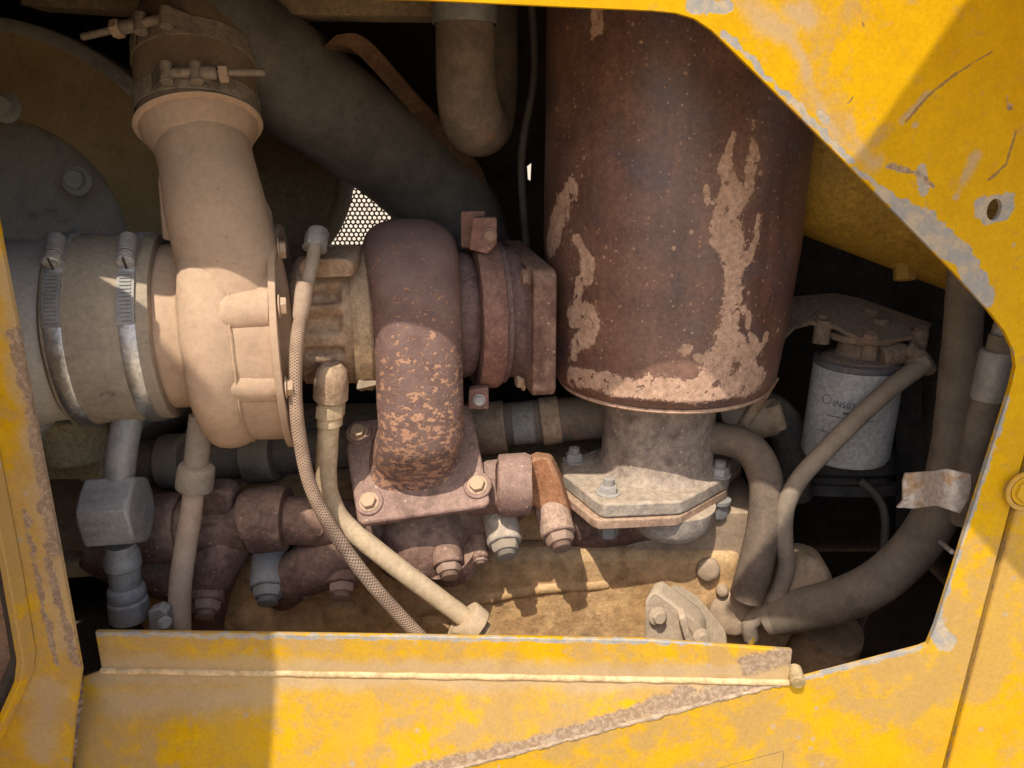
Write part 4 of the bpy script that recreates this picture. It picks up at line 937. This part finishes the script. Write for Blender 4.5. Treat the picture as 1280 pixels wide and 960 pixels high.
def text_mesh(txt, size, ext=0.0):
    c = bpy.data.curves.new('lettering', 'FONT'); c.body = txt; c.size = size; c.extrude = ext; c.align_x = 'CENTER'; c.align_y = 'CENTER'
    o = bpy.data.objects.new('lettering', c); sc.collection.objects.link(o)
    dg = bpy.context.evaluated_depsgraph_get(); me = bpy.data.meshes.new_from_object(o.evaluated_get(dg))
    bpy.data.objects.remove(o); bpy.data.curves.remove(c); return me
# embossed casting letters on the manifold branch
me = text_mesh('COBO', 0.0135, 0.0012); me.materials.clear(); me.materials.append(m_mani)
o = bpy.data.objects.new('casting_letters', me); finish(o, b3)
nrm = V((0.0, -0.86, 0.50)).normalized(); xd = V((1, 0, 0.07)).normalized(); yd = nrm.cross(xd).normalized()
pos = P(384, 666, 0.8255)
o.matrix_basis = Matrix.Translation(pos) @ Matrix((xd, yd, nrm)).transposed().to_4x4()

# ================================================================== ENGINE BLOCK AND CASES
blk = thing('engine_block', 'dusty orange-brown engine block face below the manifold', 'engine', P(640, 800, 0.9))
YF = 0.893
def bz(py): return P(640, py, YF).z
MB().box((-0.10, YF + 0.2, (bz(690) - 0.75) / 2), 0.80, 0.4, bz(690) + 0.75).lump(0.002, 14).build('block_wall', m_block, blk, bev=0.014)
MB().box((-0.15, YF + 0.22, bz(660)), 0.76, 0.4, 0.06).build('head_ledge', m_block, blk, bev=0.005)
b = MB().tube([P(520, 762, YF + 0.004), P(600, 748, YF + 0.004), P(680, 735, YF + 0.004), P(760, 728, YF + 0.006)], 0.009, 12, 8)
b.lump(0.002, 60).build('cast_rib', m_block, blk)
for (x, y, w) in ((430, 772, 30), (300, 775, 26), (540, 790, 30)):
    p = P(x, y, YF + 0.008); r = M(w, p)
    MB().lathe(p, (0, -1, -0.1), [(-0.02, r * 1.2), (0.004, r), (0.010, r * 0.75), (0.012, r * 0.3)], 28).lump(0.003, 50).build('cast_boss', m_block, blk)
# accessory / timing case to the right
case = thing('timing_case', 'dusty grey-brown timing case with round covers at lower right', 'engine case', P(930, 790, 0.93))
MB().prism([P(x, y, 0.902) for x, y in ((770, 690), (860, 640), (960, 640), (985, 690), (1025, 720), (1020, 760), (990, 800), (960, 860), (770, 860))], (0, 0.2, 0)).lump(0.004, 18).build('case_wall', m_case, case, bev=0.012)
for (x, y, w, hh) in ((918, 770, 27, 0.008), (1005, 728, 32, 0.02), (888, 716, 14, 0.006), (905, 742, 7, 0.008)):
    p = P(x, y, 0.888); r = M(w, p)
    MB().lathe(p + V((0, 0.03, 0)), (-0.1, -1, 0.15), [(0, r * 1.15), (0.03 + hh * 0.6, r * 1.05), (0.03 + hh, r * 0.85), (0.032 + hh, r * 0.5)], 36).lump(0.001, 60).build('round_cover', m_case, case, bev=0.002)
fastener('bolt', P(1028, 720, 0.90), (0.2, -1, 0.2), 0.009, m_hose, case)
MB().lathe(P(1030, 800, 0.95), (0.1, -0.4, 1), [(-0.2, 0.055), (0.0, 0.05), (0.03, 0.045), (0.035, 0.03)], 40).build('lower_cover', m_case, case)
# lower mounting bracket
br = thing('mounting_bracket', 'tan angled mounting bracket with two bolts behind the sill', 'bracket', P(855, 800, 0.80))
face = [P(804, 830, 0.80), P(806, 752, 0.80), P(811, 744, 0.80), P(822, 741, 0.802), P(872, 778, 0.805), P(878, 790, 0.806), P(880, 840, 0.80)]
MB().prism(face, (0.012, 0.028, 0)).build('face_plate', m_brk, br, bev=0.004)
top = [P(812, 741, 0.803), P(846, 728, 0.86), P(872, 742, 0.86), P(908, 785, 0.845), P(912, 815, 0.84), P(890, 830, 0.812), P(878, 790, 0.808)]
MB().loft([[p for p in top], [p + V((0, 0.012, -0.03)) for p in top]]).build('gusset', m_brk, br, bev=0.005)
MB().prism([P(x, y, 0.79) for x, y in ((848, 772), (858, 770), (862, 790), (872, 808), (858, 808))], (0.002, 0.02, 0)).build('web', m_brk, br, bev=0.003)
for x, y in ((822, 770), (876, 797)):
    fastener('flangebolt', P(x, y, 0.798), (0.25, -1, 0.15), 0.0085, m_brk, br)

# ================================================================== OIL FEED HOSE (braided) AND DRAIN TUBE
def braid_mat():
    t = NT('braided_hose_weave')
    uv = t.n.new('ShaderNodeUVMap'); uv.uv_map = 'UVMap'
    sx = t.n.new('ShaderNodeSeparateXYZ'); t.link(uv.outputs[0], sx.inputs[0])
    a = t.math('SINE', t.math('MULTIPLY', t.math('ADD', sx.outputs[0], sx.outputs[1]), 6.2832))
    b_ = t.math('SINE', t.math('MULTIPLY', t.math('SUBTRACT', sx.outputs[0], sx.outputs[1]), 6.2832))
    w = t.math('MAXIMUM', a, b_)
    base = t.mix(t.step(t.noise(50, 6), 0.35, 0.7), (0.52, 0.35, 0.23), (0.38, 0.25, 0.165))
    col = t.mix(t.math('MULTIPLY', t.step(w, 0.75, -0.2), 0.75), base, (0.16, 0.10, 0.065))
    return t.out(col, 0.75, 0.0, t.bump(w, 0.6, 0.0008), 0.3)
m_braid = braid_mat()
oil = thing('oil_feed_hose', 'thin braided hose arching down in front of the bearing housing', 'hose', P(520, 790, 0.80))
hp2 = [P(377, 392, 0.757), P(371, 430, 0.752), P(369, 490, 0.752), P(375, 550, 0.757), P(389, 610, 0.765), P(417, 665, 0.775), P(463, 728, 0.79), P(505, 775, 0.80), P(535, 806, 0.805)]
hb = MB().tube(hp2, [M(8.6, p) for p in hp2], 20, 14)
ho = hb.build('braided_sleeve', m_braid, oil)
uvl = ho.data.uv_layers.new(name='UVMap'); npts = len(cat(hp2, 14))
ring_n = 20
for poly in ho.data.polygons:
    for li in poly.loop_indices:
        vi = ho.data.loops[li].vertex_index; r_, k_ = divmod(vi, ring_n)
        ks = [ho.data.loops[l].vertex_index % ring_n for l in poly.loop_indices]
        kk = k_ + (ring_n if (k_ == 0 and max(ks) == ring_n - 1) else 0)
        uvl.data[li].uv = (kk / ring_n * 9.0, r_ * 1.15)
f0 = [P(394, 306, 0.785), P(390, 330, 0.772), P(384, 356, 0.764), P(380, 368, 0.761)]
MB().tube(f0, M(8.2, f0[1]), 20, 6).build('feed_tube', m_hose, oil)
f1 = [P(381, 352, 0.763), P(379, 372, 0.760), P(376, 392, 0.757), P(375, 398, 0.757)]
MB().tube(f1, [M(10.5, f1[0]), M(11, f1[0]), M(10, f1[0]), M(9.2, f1[0])], 22, 3).build('ferrule', m_tan, oil, bev=0.0006)
MB().lathe(P(395, 300, 0.795), (f0[0] - f0[1]), [(-0.012, 0.0085), (-0.010, 0.0125)], 20).build('cone', m_gfit, oil)
dn = (f0[0] - f0[1]).normalized()
q0 = P(395, 302, 0.792)
rgs = [[q0 + (Matrix.Rotation(0.2, 3, 'Z') @ p).x * basis(dn)[0] + p.y * basis(dn)[1] + dn * p.z for p in rg_] for rg_ in hex_profile([(-0.008, 0.0125, 0.5), (-0.006, 0.0128, 0), (0.010, 0.0128, 0), (0.013, 0.012, 1)])]
MB().loft(rgs).build('union_nut', m_gfit, oil)
MB().tube([q0, P(398, 296, 0.83), P(400, 312, 0.85)], 0.008, 16, 6).build('elbow', m_gfit, oil)

dr = thing('oil_drain_tube', 'tan bent oil drain tube running diagonally to the block', 'tube', P(590, 790, 0.80))
dp = [P(412, 520, 0.800), P(409, 560, 0.803), P(408, 600, 0.807), P(413, 625, 0.808), P(428, 652, 0.807), P(460, 680, 0.803), P(520, 727, 0.800), P(575, 768, 0.798), P(605, 790, 0.797)]
MB().tube(dp, [M(13.5, dp[0])] * 9, 28, 10).lump(0.0004, 80).build('tube', m_drain, dr)
d0, d1 = P(415, 484, 0.800), P(412, 532, 0.800); dv = (d1 - d0).normalized()
MB().lathe(d0, dv, [(0, 0.0160), (0.002, 0.0172), (0.014, 0.0172), (0.016, 0.0145), (0.019, 0.0145), (0.020, 0.0165), (0.033, 0.0165), (0.035, 0.0138), (0.044, 0.0142), (0.045, 0.012)], 30, fn=lambda ph, t, r: (t, r * (1 - 0.09 * abs(math.sin(3 * ph))) if r > 0.0155 else r)).build('union_nut', m_drain, dr, bev=0.0005)
e0, e1 = P(580, 771, 0.798), P(603, 790, 0.797); ev = (e1 - e0).normalized()
MB().lathe(e0, ev, [(0, 0.0145), (0.001, 0.0215), (0.003, 0.0225), (0.020, 0.0225), (0.022, 0.020)], 30).build('end_collar', m_drain, dr, bev=0.0006)
MB().prism([P(x, y, 0.80) for x, y in ((556, 800), (566, 776), (578, 796), (580, 812))], (0.003, 0.012, 0)).build('end_tab', m_drain, dr, bev=0.002)

# ================================================================== LEFT PIPES AND FITTINGS
hf = thing('hydraulic_fitting', 'grey hydraulic pipe with one big hex nut beside the hatch post', 'fitting', P(160, 790, 0.76))
def axis_lathe(pA, pB, prof, seg=36, hexa=False):
    a = P(*pA); b2 = P(*pB); d = (b2 - a).normalized()
    return a, d, (b2 - a).length
g0, g1 = (156, 530, 0.775), (140, 600, 0.775)
MB().tube([P(165, 500, 0.80), P(153, 560, 0.78), P(148, 610, 0.775)], M(18, P(*g1)), 28, 8).build('pipe', m_gfit, hf)
a = P(114, 641, 0.765); d = V((1, 0.10, 0.03)).normalized(); L = M(62, a); rN = M(47, a)
u_ = V((0, -1, 0)) - d * d.dot(V((0, -1, 0))); u_.normalize(); w_ = d.cross(u_)
rgs = [[a + u_ * (math.cos(math.atan2(p.y, p.x) + 0.62) * p.xy.length) + w_ * (math.sin(math.atan2(p.y, p.x) + 0.62) * p.xy.length) + d * p.z for p in rg_] for rg_ in hex_profile([(0, rN * 0.6, 1), (0, rN * 0.97, 0.75), (0.003, rN, 0), (L - 0.003, rN, 0), (L, rN * 0.97, 0.75), (L, rN * 0.6, 1)])]
MB().loft(rgs).build('hex_nut', m_gfit, hf, bev=0.0015, sharp=25)
q = [P(151, 684, 0.772), P(155, 715, 0.772), P(159, 745, 0.772), P(165, 800, 0.772)]
d2 = (q[2] - q[0]).normalized()
MB().lathe(q[0], d2, [(-0.004, 0.016), (0.004, 0.0165), (0.006, 0.0185), (0.012, 0.019), (0.013, 0.0195), (0.024, 0.0195), (0.026, 0.017), (0.048, 0.0165), (0.050, 0.019), (0.053, 0.0205), (0.062, 0.0205), (0.064, 0.019), (0.067, 0.0215), (0.09, 0.022)], 40).build('coupling', m_gfit, hf, bev=0.0006)
MB().prism([P(x, y, 0.755) for x, y in ((184, 765), (198, 760), (208, 766), (210, 790), (186, 792))], (0, 0.015, 0)).build('clamp_ear', m_gfit, hf, bev=0.002)
fastener('bolt', P(206, 778, 0.752), (0.6, -1, 0.1), 0.006, m_zinc, hf)

tp_ = thing('collar_tube', 'tan tube with a wide collar dropping below the compressor', 'tube', P(226, 790, 0.79))
c1 = [P(252, 520, 0.80), P(247, 560, 0.795), P(243, 605, 0.79)]
MB().tube(c1, M(15, c1[0]), 28, 6).build('upper_pipe', m_hose, tp_)
a, b2 = P(246, 582, 0.79), P(242, 615, 0.79); d = (b2 - a).normalized()
MB().lathe(a, d, [(-0.002, 0.014), (0.0, 0.0185), (0.003, 0.0200), (0.024, 0.0205), (0.028, 0.0200), (0.028, 0.0170), (0.018, 0.0150)], 32, fn=lambda ph, t, r: (t, r * (1 - 0.03 * abs(math.sin(3 * ph))))).build('collar', m_hose, tp_, bev=0.0008)
c2 = [P(243, 600, 0.79), P(239, 640, 0.788), P(231, 690, 0.785), P(225, 740, 0.783), P(225, 800, 0.783)]
MB().tube(c2, [M(12.5, c2[0]), M(13, c2[1]), M(13.5, c2[2]), M(13.5, c2[3]), M(13.5, c2[4])], 28, 8).build('lower_tube', m_tan, tp_)

wp = thing('coolant_pipe', 'dusty brown coolant pipe crossing behind the turbo above the manifold', 'pipe', P(450, 600, 1.0))
MB().tube([P(120, 590, 0.93), P(180, 580, 0.94), P(300, 570, 0.97), P(420, 560, 1.0), P(560, 540, 1.0), P(640, 530, 1.0), P(760, 520, 1.0)], 0.030, 32, 6).build('pipe', m_hosed, wp)
for x0, x1, w, y0, y1, mt in ((205, 235, 35, 578, 576, m_hose), (308, 345, 34, 570, 567, m_hose), (588, 632, 33, 538, 533, m_bear), (640, 668, 27, 530, 527, m_drumg), (676, 700, 30, 527, 524, m_bear)):
    YC = 0.945 if x0 < 250 else 0.97 if x0 < 400 else 0.998
    MB().tube([P(x0, y0, YC), P(x1, y1, YC)], M(w, P(x0, y0, YC)), 36, 1).build('pipe_collar', mt, wp, bev=0.002)
fr = thing('frame_bracket', 'dusty yellowish frame bracket with rounded window at left', 'bracket', P(100, 720, 0.97))
MB().prism([P(x, y, 0.90) for x, y in ((-60, 560), (125, 545), (128, 600), (134, 716), (110, 722), (-60, 730), (-60, 704), (85, 702), (112, 696), (116, 690), (108, 612), (103, 603), (95, 600), (-60, 600))], (0, 0.03, 0)).build('plate', m_frame, fr, bev=0.004)
MB().tube([P(85, 515, 0.90), P(95, 572, 0.90)], 0.040, 32, 1).build('upper_tube', m_frame, fr, bev=0.004)
MB().prism([P(x, y, 1.06) for x, y in ((-60, 590), (125, 590), (125, 720), (-60, 730))], (0, 0.01, 0)).build('back_plate', m_case, fr)

# large drum housing at the upper left
drum = thing('drum_housing', 'large dark drum housing with pale rim in the upper left corner', 'housing', P(60, 300, 1.12))
do = P(-25, 318, 1.06)
MB().lathe(do, V((0.10, -1, 0.22)), [(-0.25, 0.325), (-0.03, 0.325), (0.0, 0.318), (0.006, 0.306), (0.006, 0.298)], 128, caps=False).build('rim', m_drumf, drum, bev=0.002)
MB().lathe(do, V((0.10, -1, 0.22)), [(0.004, 0.305), (-0.006, 0.298), (-0.01, 0.27), (-0.012, 0.20), (-0.016, 0.192), (-0.03, 0.19)], 128, caps=False).build('ring', m_drum2, drum)
MB().lathe(do, V((0.10, -1, 0.22)), [(-0.05, 0.20), (-0.026, 0.192), (-0.018, 0.180), (-0.006, 0.15), (0.006, 0.10), (0.012, 0.05), (0.013, 0.0)], 128, caps=False).build('face', m_drumf, drum)
fastener('flangebolt', P(97, 226, 1.035), (0.1, -1, 0.22), 0.014, m_drumf, drum)
fastener('flangebolt', P(8, 135, 1.035), (0.1, -1, 0.22), 0.014, m_drumf, drum)
dr2 = thing('generator_body', 'dark brown rounded housing behind the bearing housing', 'housing', P(350, 330, 1.2))
MB().lathe(P(268, 205, 1.22), V((0.02, -1, 0.1)), [(-0.12, 0.19), (-0.01, 0.19), (0.0, 0.185), (0.008, 0.15), (0.012, 0.1), (0.012, 0.0)], 96, caps=False).build('end_bell', m_drum, dr2, bev=0.002)
tb = MB().prism([P(x, y, 0.93) for x, y in ((24, -60), (24, 6), (180, 16), (560, 20), (560, -60))], (0, 0.05, 0)).build('cross_beam', m_drum, bev=0.003)
tag(tb, 'dark brown beam across the top of the bay above the drum', 'beam')

# ================================================================== TOP ELBOW HOSE
eb = thing('elbow_hose', 'grey dusty elbow hose hanging down at the top left of the muffler', 'hose', P(590, 190, 0.95))
e_ = [P(580, -60, 0.90), P(581, 20, 0.90), P(583, 100, 0.905), P(588, 140, 0.92), P(596, 156, 0.955), P(606, 150, 1.0), P(612, 110, 1.03), P(614, 40, 1.04), P(614, -30, 1.05)]
MB().tube(e_, [0.031, 0.031, 0.033, 0.035, 0.036, 0.036, 0.035, 0.034, 0.033], 40, 10).build('hose', m_hosed, eb)
MB().lathe(P(581, 24, 0.90), V((0, 0, 1)), [(-0.005, 0.0335), (-0.005, 0.0345), (0.013, 0.0345), (0.013, 0.0335)], 48, caps=False).build('hose_clamp', m_gfit, eb)

# ================================================================== FUEL FILTER
ff = thing('fuel_filter', 'pale grey spin-on fuel filter canister with dark printing at right', 'filter', P(1055, 580, 0.94))
t0, t1 = P(1073, 455, 0.955), P(1056, 562, 0.945)
fd = (t0 - t1).normalized(); FLn = (t0 - t1).length; fr_ = M(52.5, (t0 + t1) / 2)
m_filter = surface('scuffed_filter_can', (0.33, 0.315, 0.295), (0.41, 0.39, 0.36), 30, dust=0.55, dustcol=(0.36, 0.29, 0.215), rough=0.5, metal=0.0, bump=0.15, stain=(45, 0.60, (0.30, 0.27, 0.24)), spec=0.4, grime=0.15)
can = MB().lathe(t1, fd, [(-0.010, 0.02), (-0.0095, fr_ * 0.75), (-0.007, fr_ * 0.93), (0.0, fr_), (FLn * 0.985, fr_), (FLn, fr_ * 0.985), (FLn, fr_ * 0.93)], 72).build('canister', m_filter, ff)
m_seal = surface('blue_black_gasket', (0.055, 0.06, 0.07), (0.09, 0.095, 0.105), 40, dust=0.3, rough=0.6, bump=0.1)
MB().lathe(t1, fd, [(FLn - 0.002, fr_ * 0.97), (FLn + 0.001, fr_ * 1.015), (FLn + 0.007, fr_ * 1.0), (FLn + 0.009, fr_ * 0.9)], 64, caps=False).build('gasket', m_seal, ff)
hd = MB().lathe(t1, fd, [(FLn + 0.003, fr_ * 0.9), (FLn + 0.010, fr_ * 0.86), (FLn + 0.014, fr_ * 0.55), (FLn + 0.030, fr_ * 0.5), (FLn + 0.034, fr_ * 0.8), (FLn + 0.042, fr_ * 0.8)], 48).build('filter_head', m_brkd, ff, bev=0.002)
for x, y in ((1028, 412), (1088, 432), (1100, 410), (1148, 425)):
    p = P(x, y, 0.93 if y > 420 else 0.955); MB().tube([p + fd * 0.012, p - fd * 0.018], 0.0105, 20, 1).build('head_post', m_brkd, hd, bev=0.001)
px_tube([(1100, 446, 0.925), (1125, 442, 0.925), (1140, 446, 0.925)], [15, 14, 12], n=1).build('outlet_boss', m_brkd, hd, bev=0.002)
# printing wrapped on the can
m_ink = NT('dark_print').out((0.07, 0.085, 0.075), 0.7)
side = V((1, 0, 0)) - fd * fd.x; side.normalize(); fro = side.cross(fd)
if fro.y > 0: fro = -fro
def wrap(me, a0, h0, name):
    for v in me.vertices:
        a = a0 + v.co.x / fr_; v.co = t1 + fd * (h0 + v.co.y) + (fro * math.cos(a) + side * math.sin(a)) * (fr_ + 0.0006)
    me.materials.clear(); me.materials.append(m_ink); o = bpy.data.objects.new(name, me); finish(o, can)
wrap(text_mesh('IN503', 0.0105), -0.60, FLn * 0.60, 'printed_number')
def strip_mesh(w, h, n=16, arc=None):
    b = MB()
    for i in range(n):
        x0, x1 = -w / 2 + w * i / n, -w / 2 + w * (i + 1) / n
        b.f.append((len(b.v), len(b.v) + 1, len(b.v) + 2, len(b.v) + 3)); b.v += [V((x0, -h / 2, 0)), V((x1, -h / 2, 0)), V((x1, h / 2, 0)), V((x0, h / 2, 0))]
    return b.mesh('printed_line', m_ink)
wrap(strip_mesh(0.062, 0.0009), -0.40, FLn * 0.46, 'printed_line')
wrap(strip_mesh(0.024, 0.0024, 8), -0.38, FLn * 0.515, 'printed_line')
wrap(strip_mesh(0.022, 0.0007, 8), -0.95, FLn * 0.27, 'printed_line')
wrap(text_mesh('C', 0.012), 0.05, FLn * 0.60, 'printed_mark')
b = MB()
for i in range(24):
    a0, a1 = 2 * math.pi * i / 24, 2 * math.pi * (i + 1) / 24
    b.f.append(tuple(range(len(b.v), len(b.v) + 4))); b.v += [V((0.0062 * math.cos(a0) ** 1, 0.0062 * math.sin(a0), 0)), V((0.0062 * math.cos(a1), 0.0062 * math.sin(a1), 0)), V((0.0054 * math.cos(a1), 0.0054 * math.sin(a1), 0)), V((0.0054 * math.cos(a0), 0.0054 * math.sin(a0), 0))]
wrap(b.mesh('printed_emblem', m_ink), -1.0, FLn * 0.63, 'printed_emblem')

# filter bracket plate
fb = thing('filter_bracket', 'brown bracket plate with four bolts over the fuel filter', 'bracket', P(1060, 425, 0.95))
zpl = P(1090, 425, 0.915).z
tpv = [(960, 372), (1045, 366), (1075, 372), (1165, 404), (1160, 418), (1095, 428), (1080, 426), (1045, 408), (1015, 402), (994, 408), (975, 428), (962, 455), (955, 470)]
plane_n = V((0.0, -0.34, 0.94)).normalized(); plane_c = P(1085, 425, 0.915)
pts = [on_plane(x, y, plane_c, plane_n) for x, y in tpv]
MB().prism(pts, -plane_n * 0.0055).build('plate', m_brkd, fb, bev=0.001)
for x, y in ((1028, 394), (1089, 388), (1150, 412), (1087, 420)):
    fastener('bolt', on_plane(x, y + 3, plane_c, plane_n), plane_n, 0.0085, m_brkd if y != 420 else m_boltr, fb)

# fuel hose from the filter head down to the case
fh = thing('fuel_hose', 'slim tan fuel hose looping from the filter head down to the case', 'hose', P(955, 790, 0.86))
q = [P(1150, 458, 0.905), P(1120, 480, 0.885), P(1080, 515, 0.87), P(1035, 560, 0.86), P(1000, 598, 0.855), P(982, 635, 0.855), P(980, 675, 0.86), P(983, 708, 0.868), P(972, 742, 0.875), P(952, 772, 0.88)]
MB().tube(q, [M(12, q[1])] + [M(11.5, q[3])] * 8 + [M(11, q[9])], 24, 10).build('hose', m_hose, fh)
px_tube([(1140, 462, 0.905), (1156, 452, 0.908)], [13, 13], n=1).build('hose_clamp', m_hose, fh, bev=0.001)
px_tube([(1162, 462, 0.915), (1150, 448, 0.91), (1135, 436, 0.92)], [9, 11, 11]).build('banjo_fitting', m_brkd, fh)
px_tube([(958, 760, 0.876), (938, 778, 0.876), (938, 798, 0.878)], [13, 11, 9]).build('valve_body', m_hose, fh)
px_tube([(940, 790, 0.872), (938, 812, 0.872)], [5, 4], n=1).build('drain_tip', m_oldy, fh)
px_tube([(965, 765, 0.872), (972, 780, 0.868)], [7, 6], n=1).build('valve_lever', m_hose, fh)

uh = MB().tube([P(860, 552, 0.93), P(900, 548, 0.918), P(938, 562, 0.90), P(957, 600, 0.882), P(956, 650, 0.872), P(946, 700, 0.868), P(934, 745, 0.868)], [0.0205, 0.0205, 0.021, 0.021, 0.021, 0.0215, 0.022], 32, 10)
tag(uh.build('bypass_hose', m_hosed), 'dark brown hose arching from behind the muffler neck down to the case', 'hose')
px = thing('cable_cluster', 'dark hoses and fittings tangled behind the fuel filter bracket', 'hose', P(985, 600, 1.0))
px_tube([(900, 520, 1.0), (940, 510, 1.0), (975, 525, 1.0), (990, 560, 1.0), (992, 620, 1.0)], [22, 26, 24, 22, 22]).build('hose', m_black, px)
px_tube([(900, 530, 0.985), (935, 524, 0.985), (965, 520, 0.99)], [24, 27, 25], n=2).build('hose_fitting', m_case, px)
px_tube([(965, 505, 0.97), (975, 535, 0.97)], [10, 9], n=1).build('fitting_stub', m_case, px)
tag(px_tube([(968, 470, 0.95), (930, 530, 0.955), (900, 560, 0.96)], [7, 7, 7]).build('support_rod', m_bear), 'thin brown rod sloping behind the lower right of the muffler', 'rod')

# ================================================================== RIGHT-HAND HOSES
bh = thing('coolant_hose', 'thick dusty coolant hose sweeping down the right side of the hatch', 'hose', P(985, 790, 0.87))
q = [P(1208, 330, 0.80), P(1204, 400, 0.80), P(1199, 480, 0.80), P(1192, 560, 0.80), P(1178, 622, 0.80), P(1150, 676, 0.805), P(1105, 722, 0.815), P(1050, 750, 0.835), P(972, 768, 0.875)]
MB().tube(q, [M(w, p) for w, p in zip((21, 22, 24, 26, 27, 27, 27, 27, 26), q)], 36, 10).lump(0.0007, 40).build('hose', m_hosem, bh)
MB().lathe(q[8], q[8] - q[7], [(-0.02, 0.0255), (0.0, 0.0265), (0.012, 0.026), (0.016, 0.018)], 32).build('hose_end', m_hose, bh)
hh = thing('hydraulic_hose', 'brown hydraulic hose with crimped ferrule at the right edge of the hatch', 'hose', P(1205, 620, 0.72))
MB().tube([P(1256, 420, 0.70), P(1245, 460, 0.70), P(1228, 520, 0.71), P(1212, 590, 0.72), P(1204, 650, 0.73)], M(17, P(1228, 520, 0.71)), 28, 8).build('hose', m_hosem, hh)
a, b2 = P(1250, 438, 0.70), P(1234, 505, 0.705)
MB().lathe(a, b2 - a, [(-0.002, 0.010), (0.0, 0.0155), (0.004, 0.0165), (0.046, 0.0165), (0.05, 0.0155), (0.05, 0.012)], 32).build('ferrule', m_gfit, hh, bev=0.0008)
MB().lathe(P(1262, 395, 0.70), b2 - a, [(0, 0.011), (0.02, 0.012), (0.035, 0.012)], 24).build('stem', m_gfit, hh)
cs = thing('hose_strap', 'bent rusty metal strap holding hoses at the right edge', 'strap', P(1165, 615, 0.66))
prof_ = [(1122, 634), (1130, 625), (1140, 622), (1128, 606), (1132, 592), (1170, 590), (1186, 587), (1216, 594), (1212, 622), (1200, 642), (1170, 632), (1140, 636)]
def strapY(x): return 0.70 - 0.055 * max(0, (x - 1120) / 95) + 0.011 * math.sin((x - 1120) / 14)
b = MB()
nx = 24; 
def span(x, poly):
    ys = []
    for i in range(len(poly)):
        (x0, y0), (x1, y1) = poly[i], poly[(i + 1) % len(poly)]
        if (x0 <= x < x1) or (x1 <= x < x0): ys.append(y0 + (y1 - y0) * (x - x0) / (x1 - x0))
    return (min(ys), max(ys)) if ys else (610, 612)
cols = []
for i in range(nx + 1):
    x = 1129 + (1214 - 1129) * i / nx; lo_, hi_ = span(x, prof_)
    if x < 1141: lo_ = max(lo_, 592)
    cols.append(b.ring([P(x, lo_, strapY(x)), P(x, hi_, strapY(x)), P(x, hi_, strapY(x)) + V((0, 0.003, 0)), P(x, lo_, strapY(x)) + V((0, 0.003, 0))]))
for i in range(nx): b.bridge(cols[i], cols[i + 1])
b.cap(cols[0]); b.cap(cols[-1])
b.build('strap_band', m_clip, cs, bev=0.0005)
MB().prism([P(x, y, 0.70) for x, y in ((1122, 635), (1130, 626), (1142, 622), (1146, 634))], (0, 0.003, 0)).build('strap_tip', m_clip, cs)
tag(px_tube([(1176, 678, 0.70), (1190, 690, 0.66)], [3, 3], n=1).build('cotter_wire', m_zinc), 'short grey wire end sticking out below the strap', 'wire')

# yellow inner plate with a bolt at upper right, dark pulley under the filter
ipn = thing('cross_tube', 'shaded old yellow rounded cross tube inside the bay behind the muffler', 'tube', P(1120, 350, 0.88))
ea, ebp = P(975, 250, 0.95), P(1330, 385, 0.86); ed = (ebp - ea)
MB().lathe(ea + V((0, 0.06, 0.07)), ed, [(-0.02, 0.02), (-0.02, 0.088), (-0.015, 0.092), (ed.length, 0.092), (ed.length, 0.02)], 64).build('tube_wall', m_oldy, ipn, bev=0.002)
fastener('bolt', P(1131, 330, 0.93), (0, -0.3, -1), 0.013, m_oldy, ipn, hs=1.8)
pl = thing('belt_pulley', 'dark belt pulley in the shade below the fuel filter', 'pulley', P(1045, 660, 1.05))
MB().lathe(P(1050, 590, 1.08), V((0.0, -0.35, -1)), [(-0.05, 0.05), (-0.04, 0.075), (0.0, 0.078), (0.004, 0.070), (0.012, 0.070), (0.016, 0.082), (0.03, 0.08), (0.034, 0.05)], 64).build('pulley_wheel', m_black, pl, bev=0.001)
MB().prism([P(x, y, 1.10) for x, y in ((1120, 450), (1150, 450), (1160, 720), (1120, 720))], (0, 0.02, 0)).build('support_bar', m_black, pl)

for pts, lab in (([(662, -20, 1.02), (668, 90, 1.03), (652, 200, 1.05), (660, 330, 1.08)], 'thin dark cable hanging between the elbow hose and the muffler'),
                 ([(1075, 600, 1.0), (1105, 640, 0.98), (1098, 720, 0.96), (1070, 800, 0.95)], 'thin dark cable dropping below the fuel filter')):
    tag(px_tube(pts, [5, 5, 5, 5], seg=12).build('cable', m_chose), lab, 'cable')
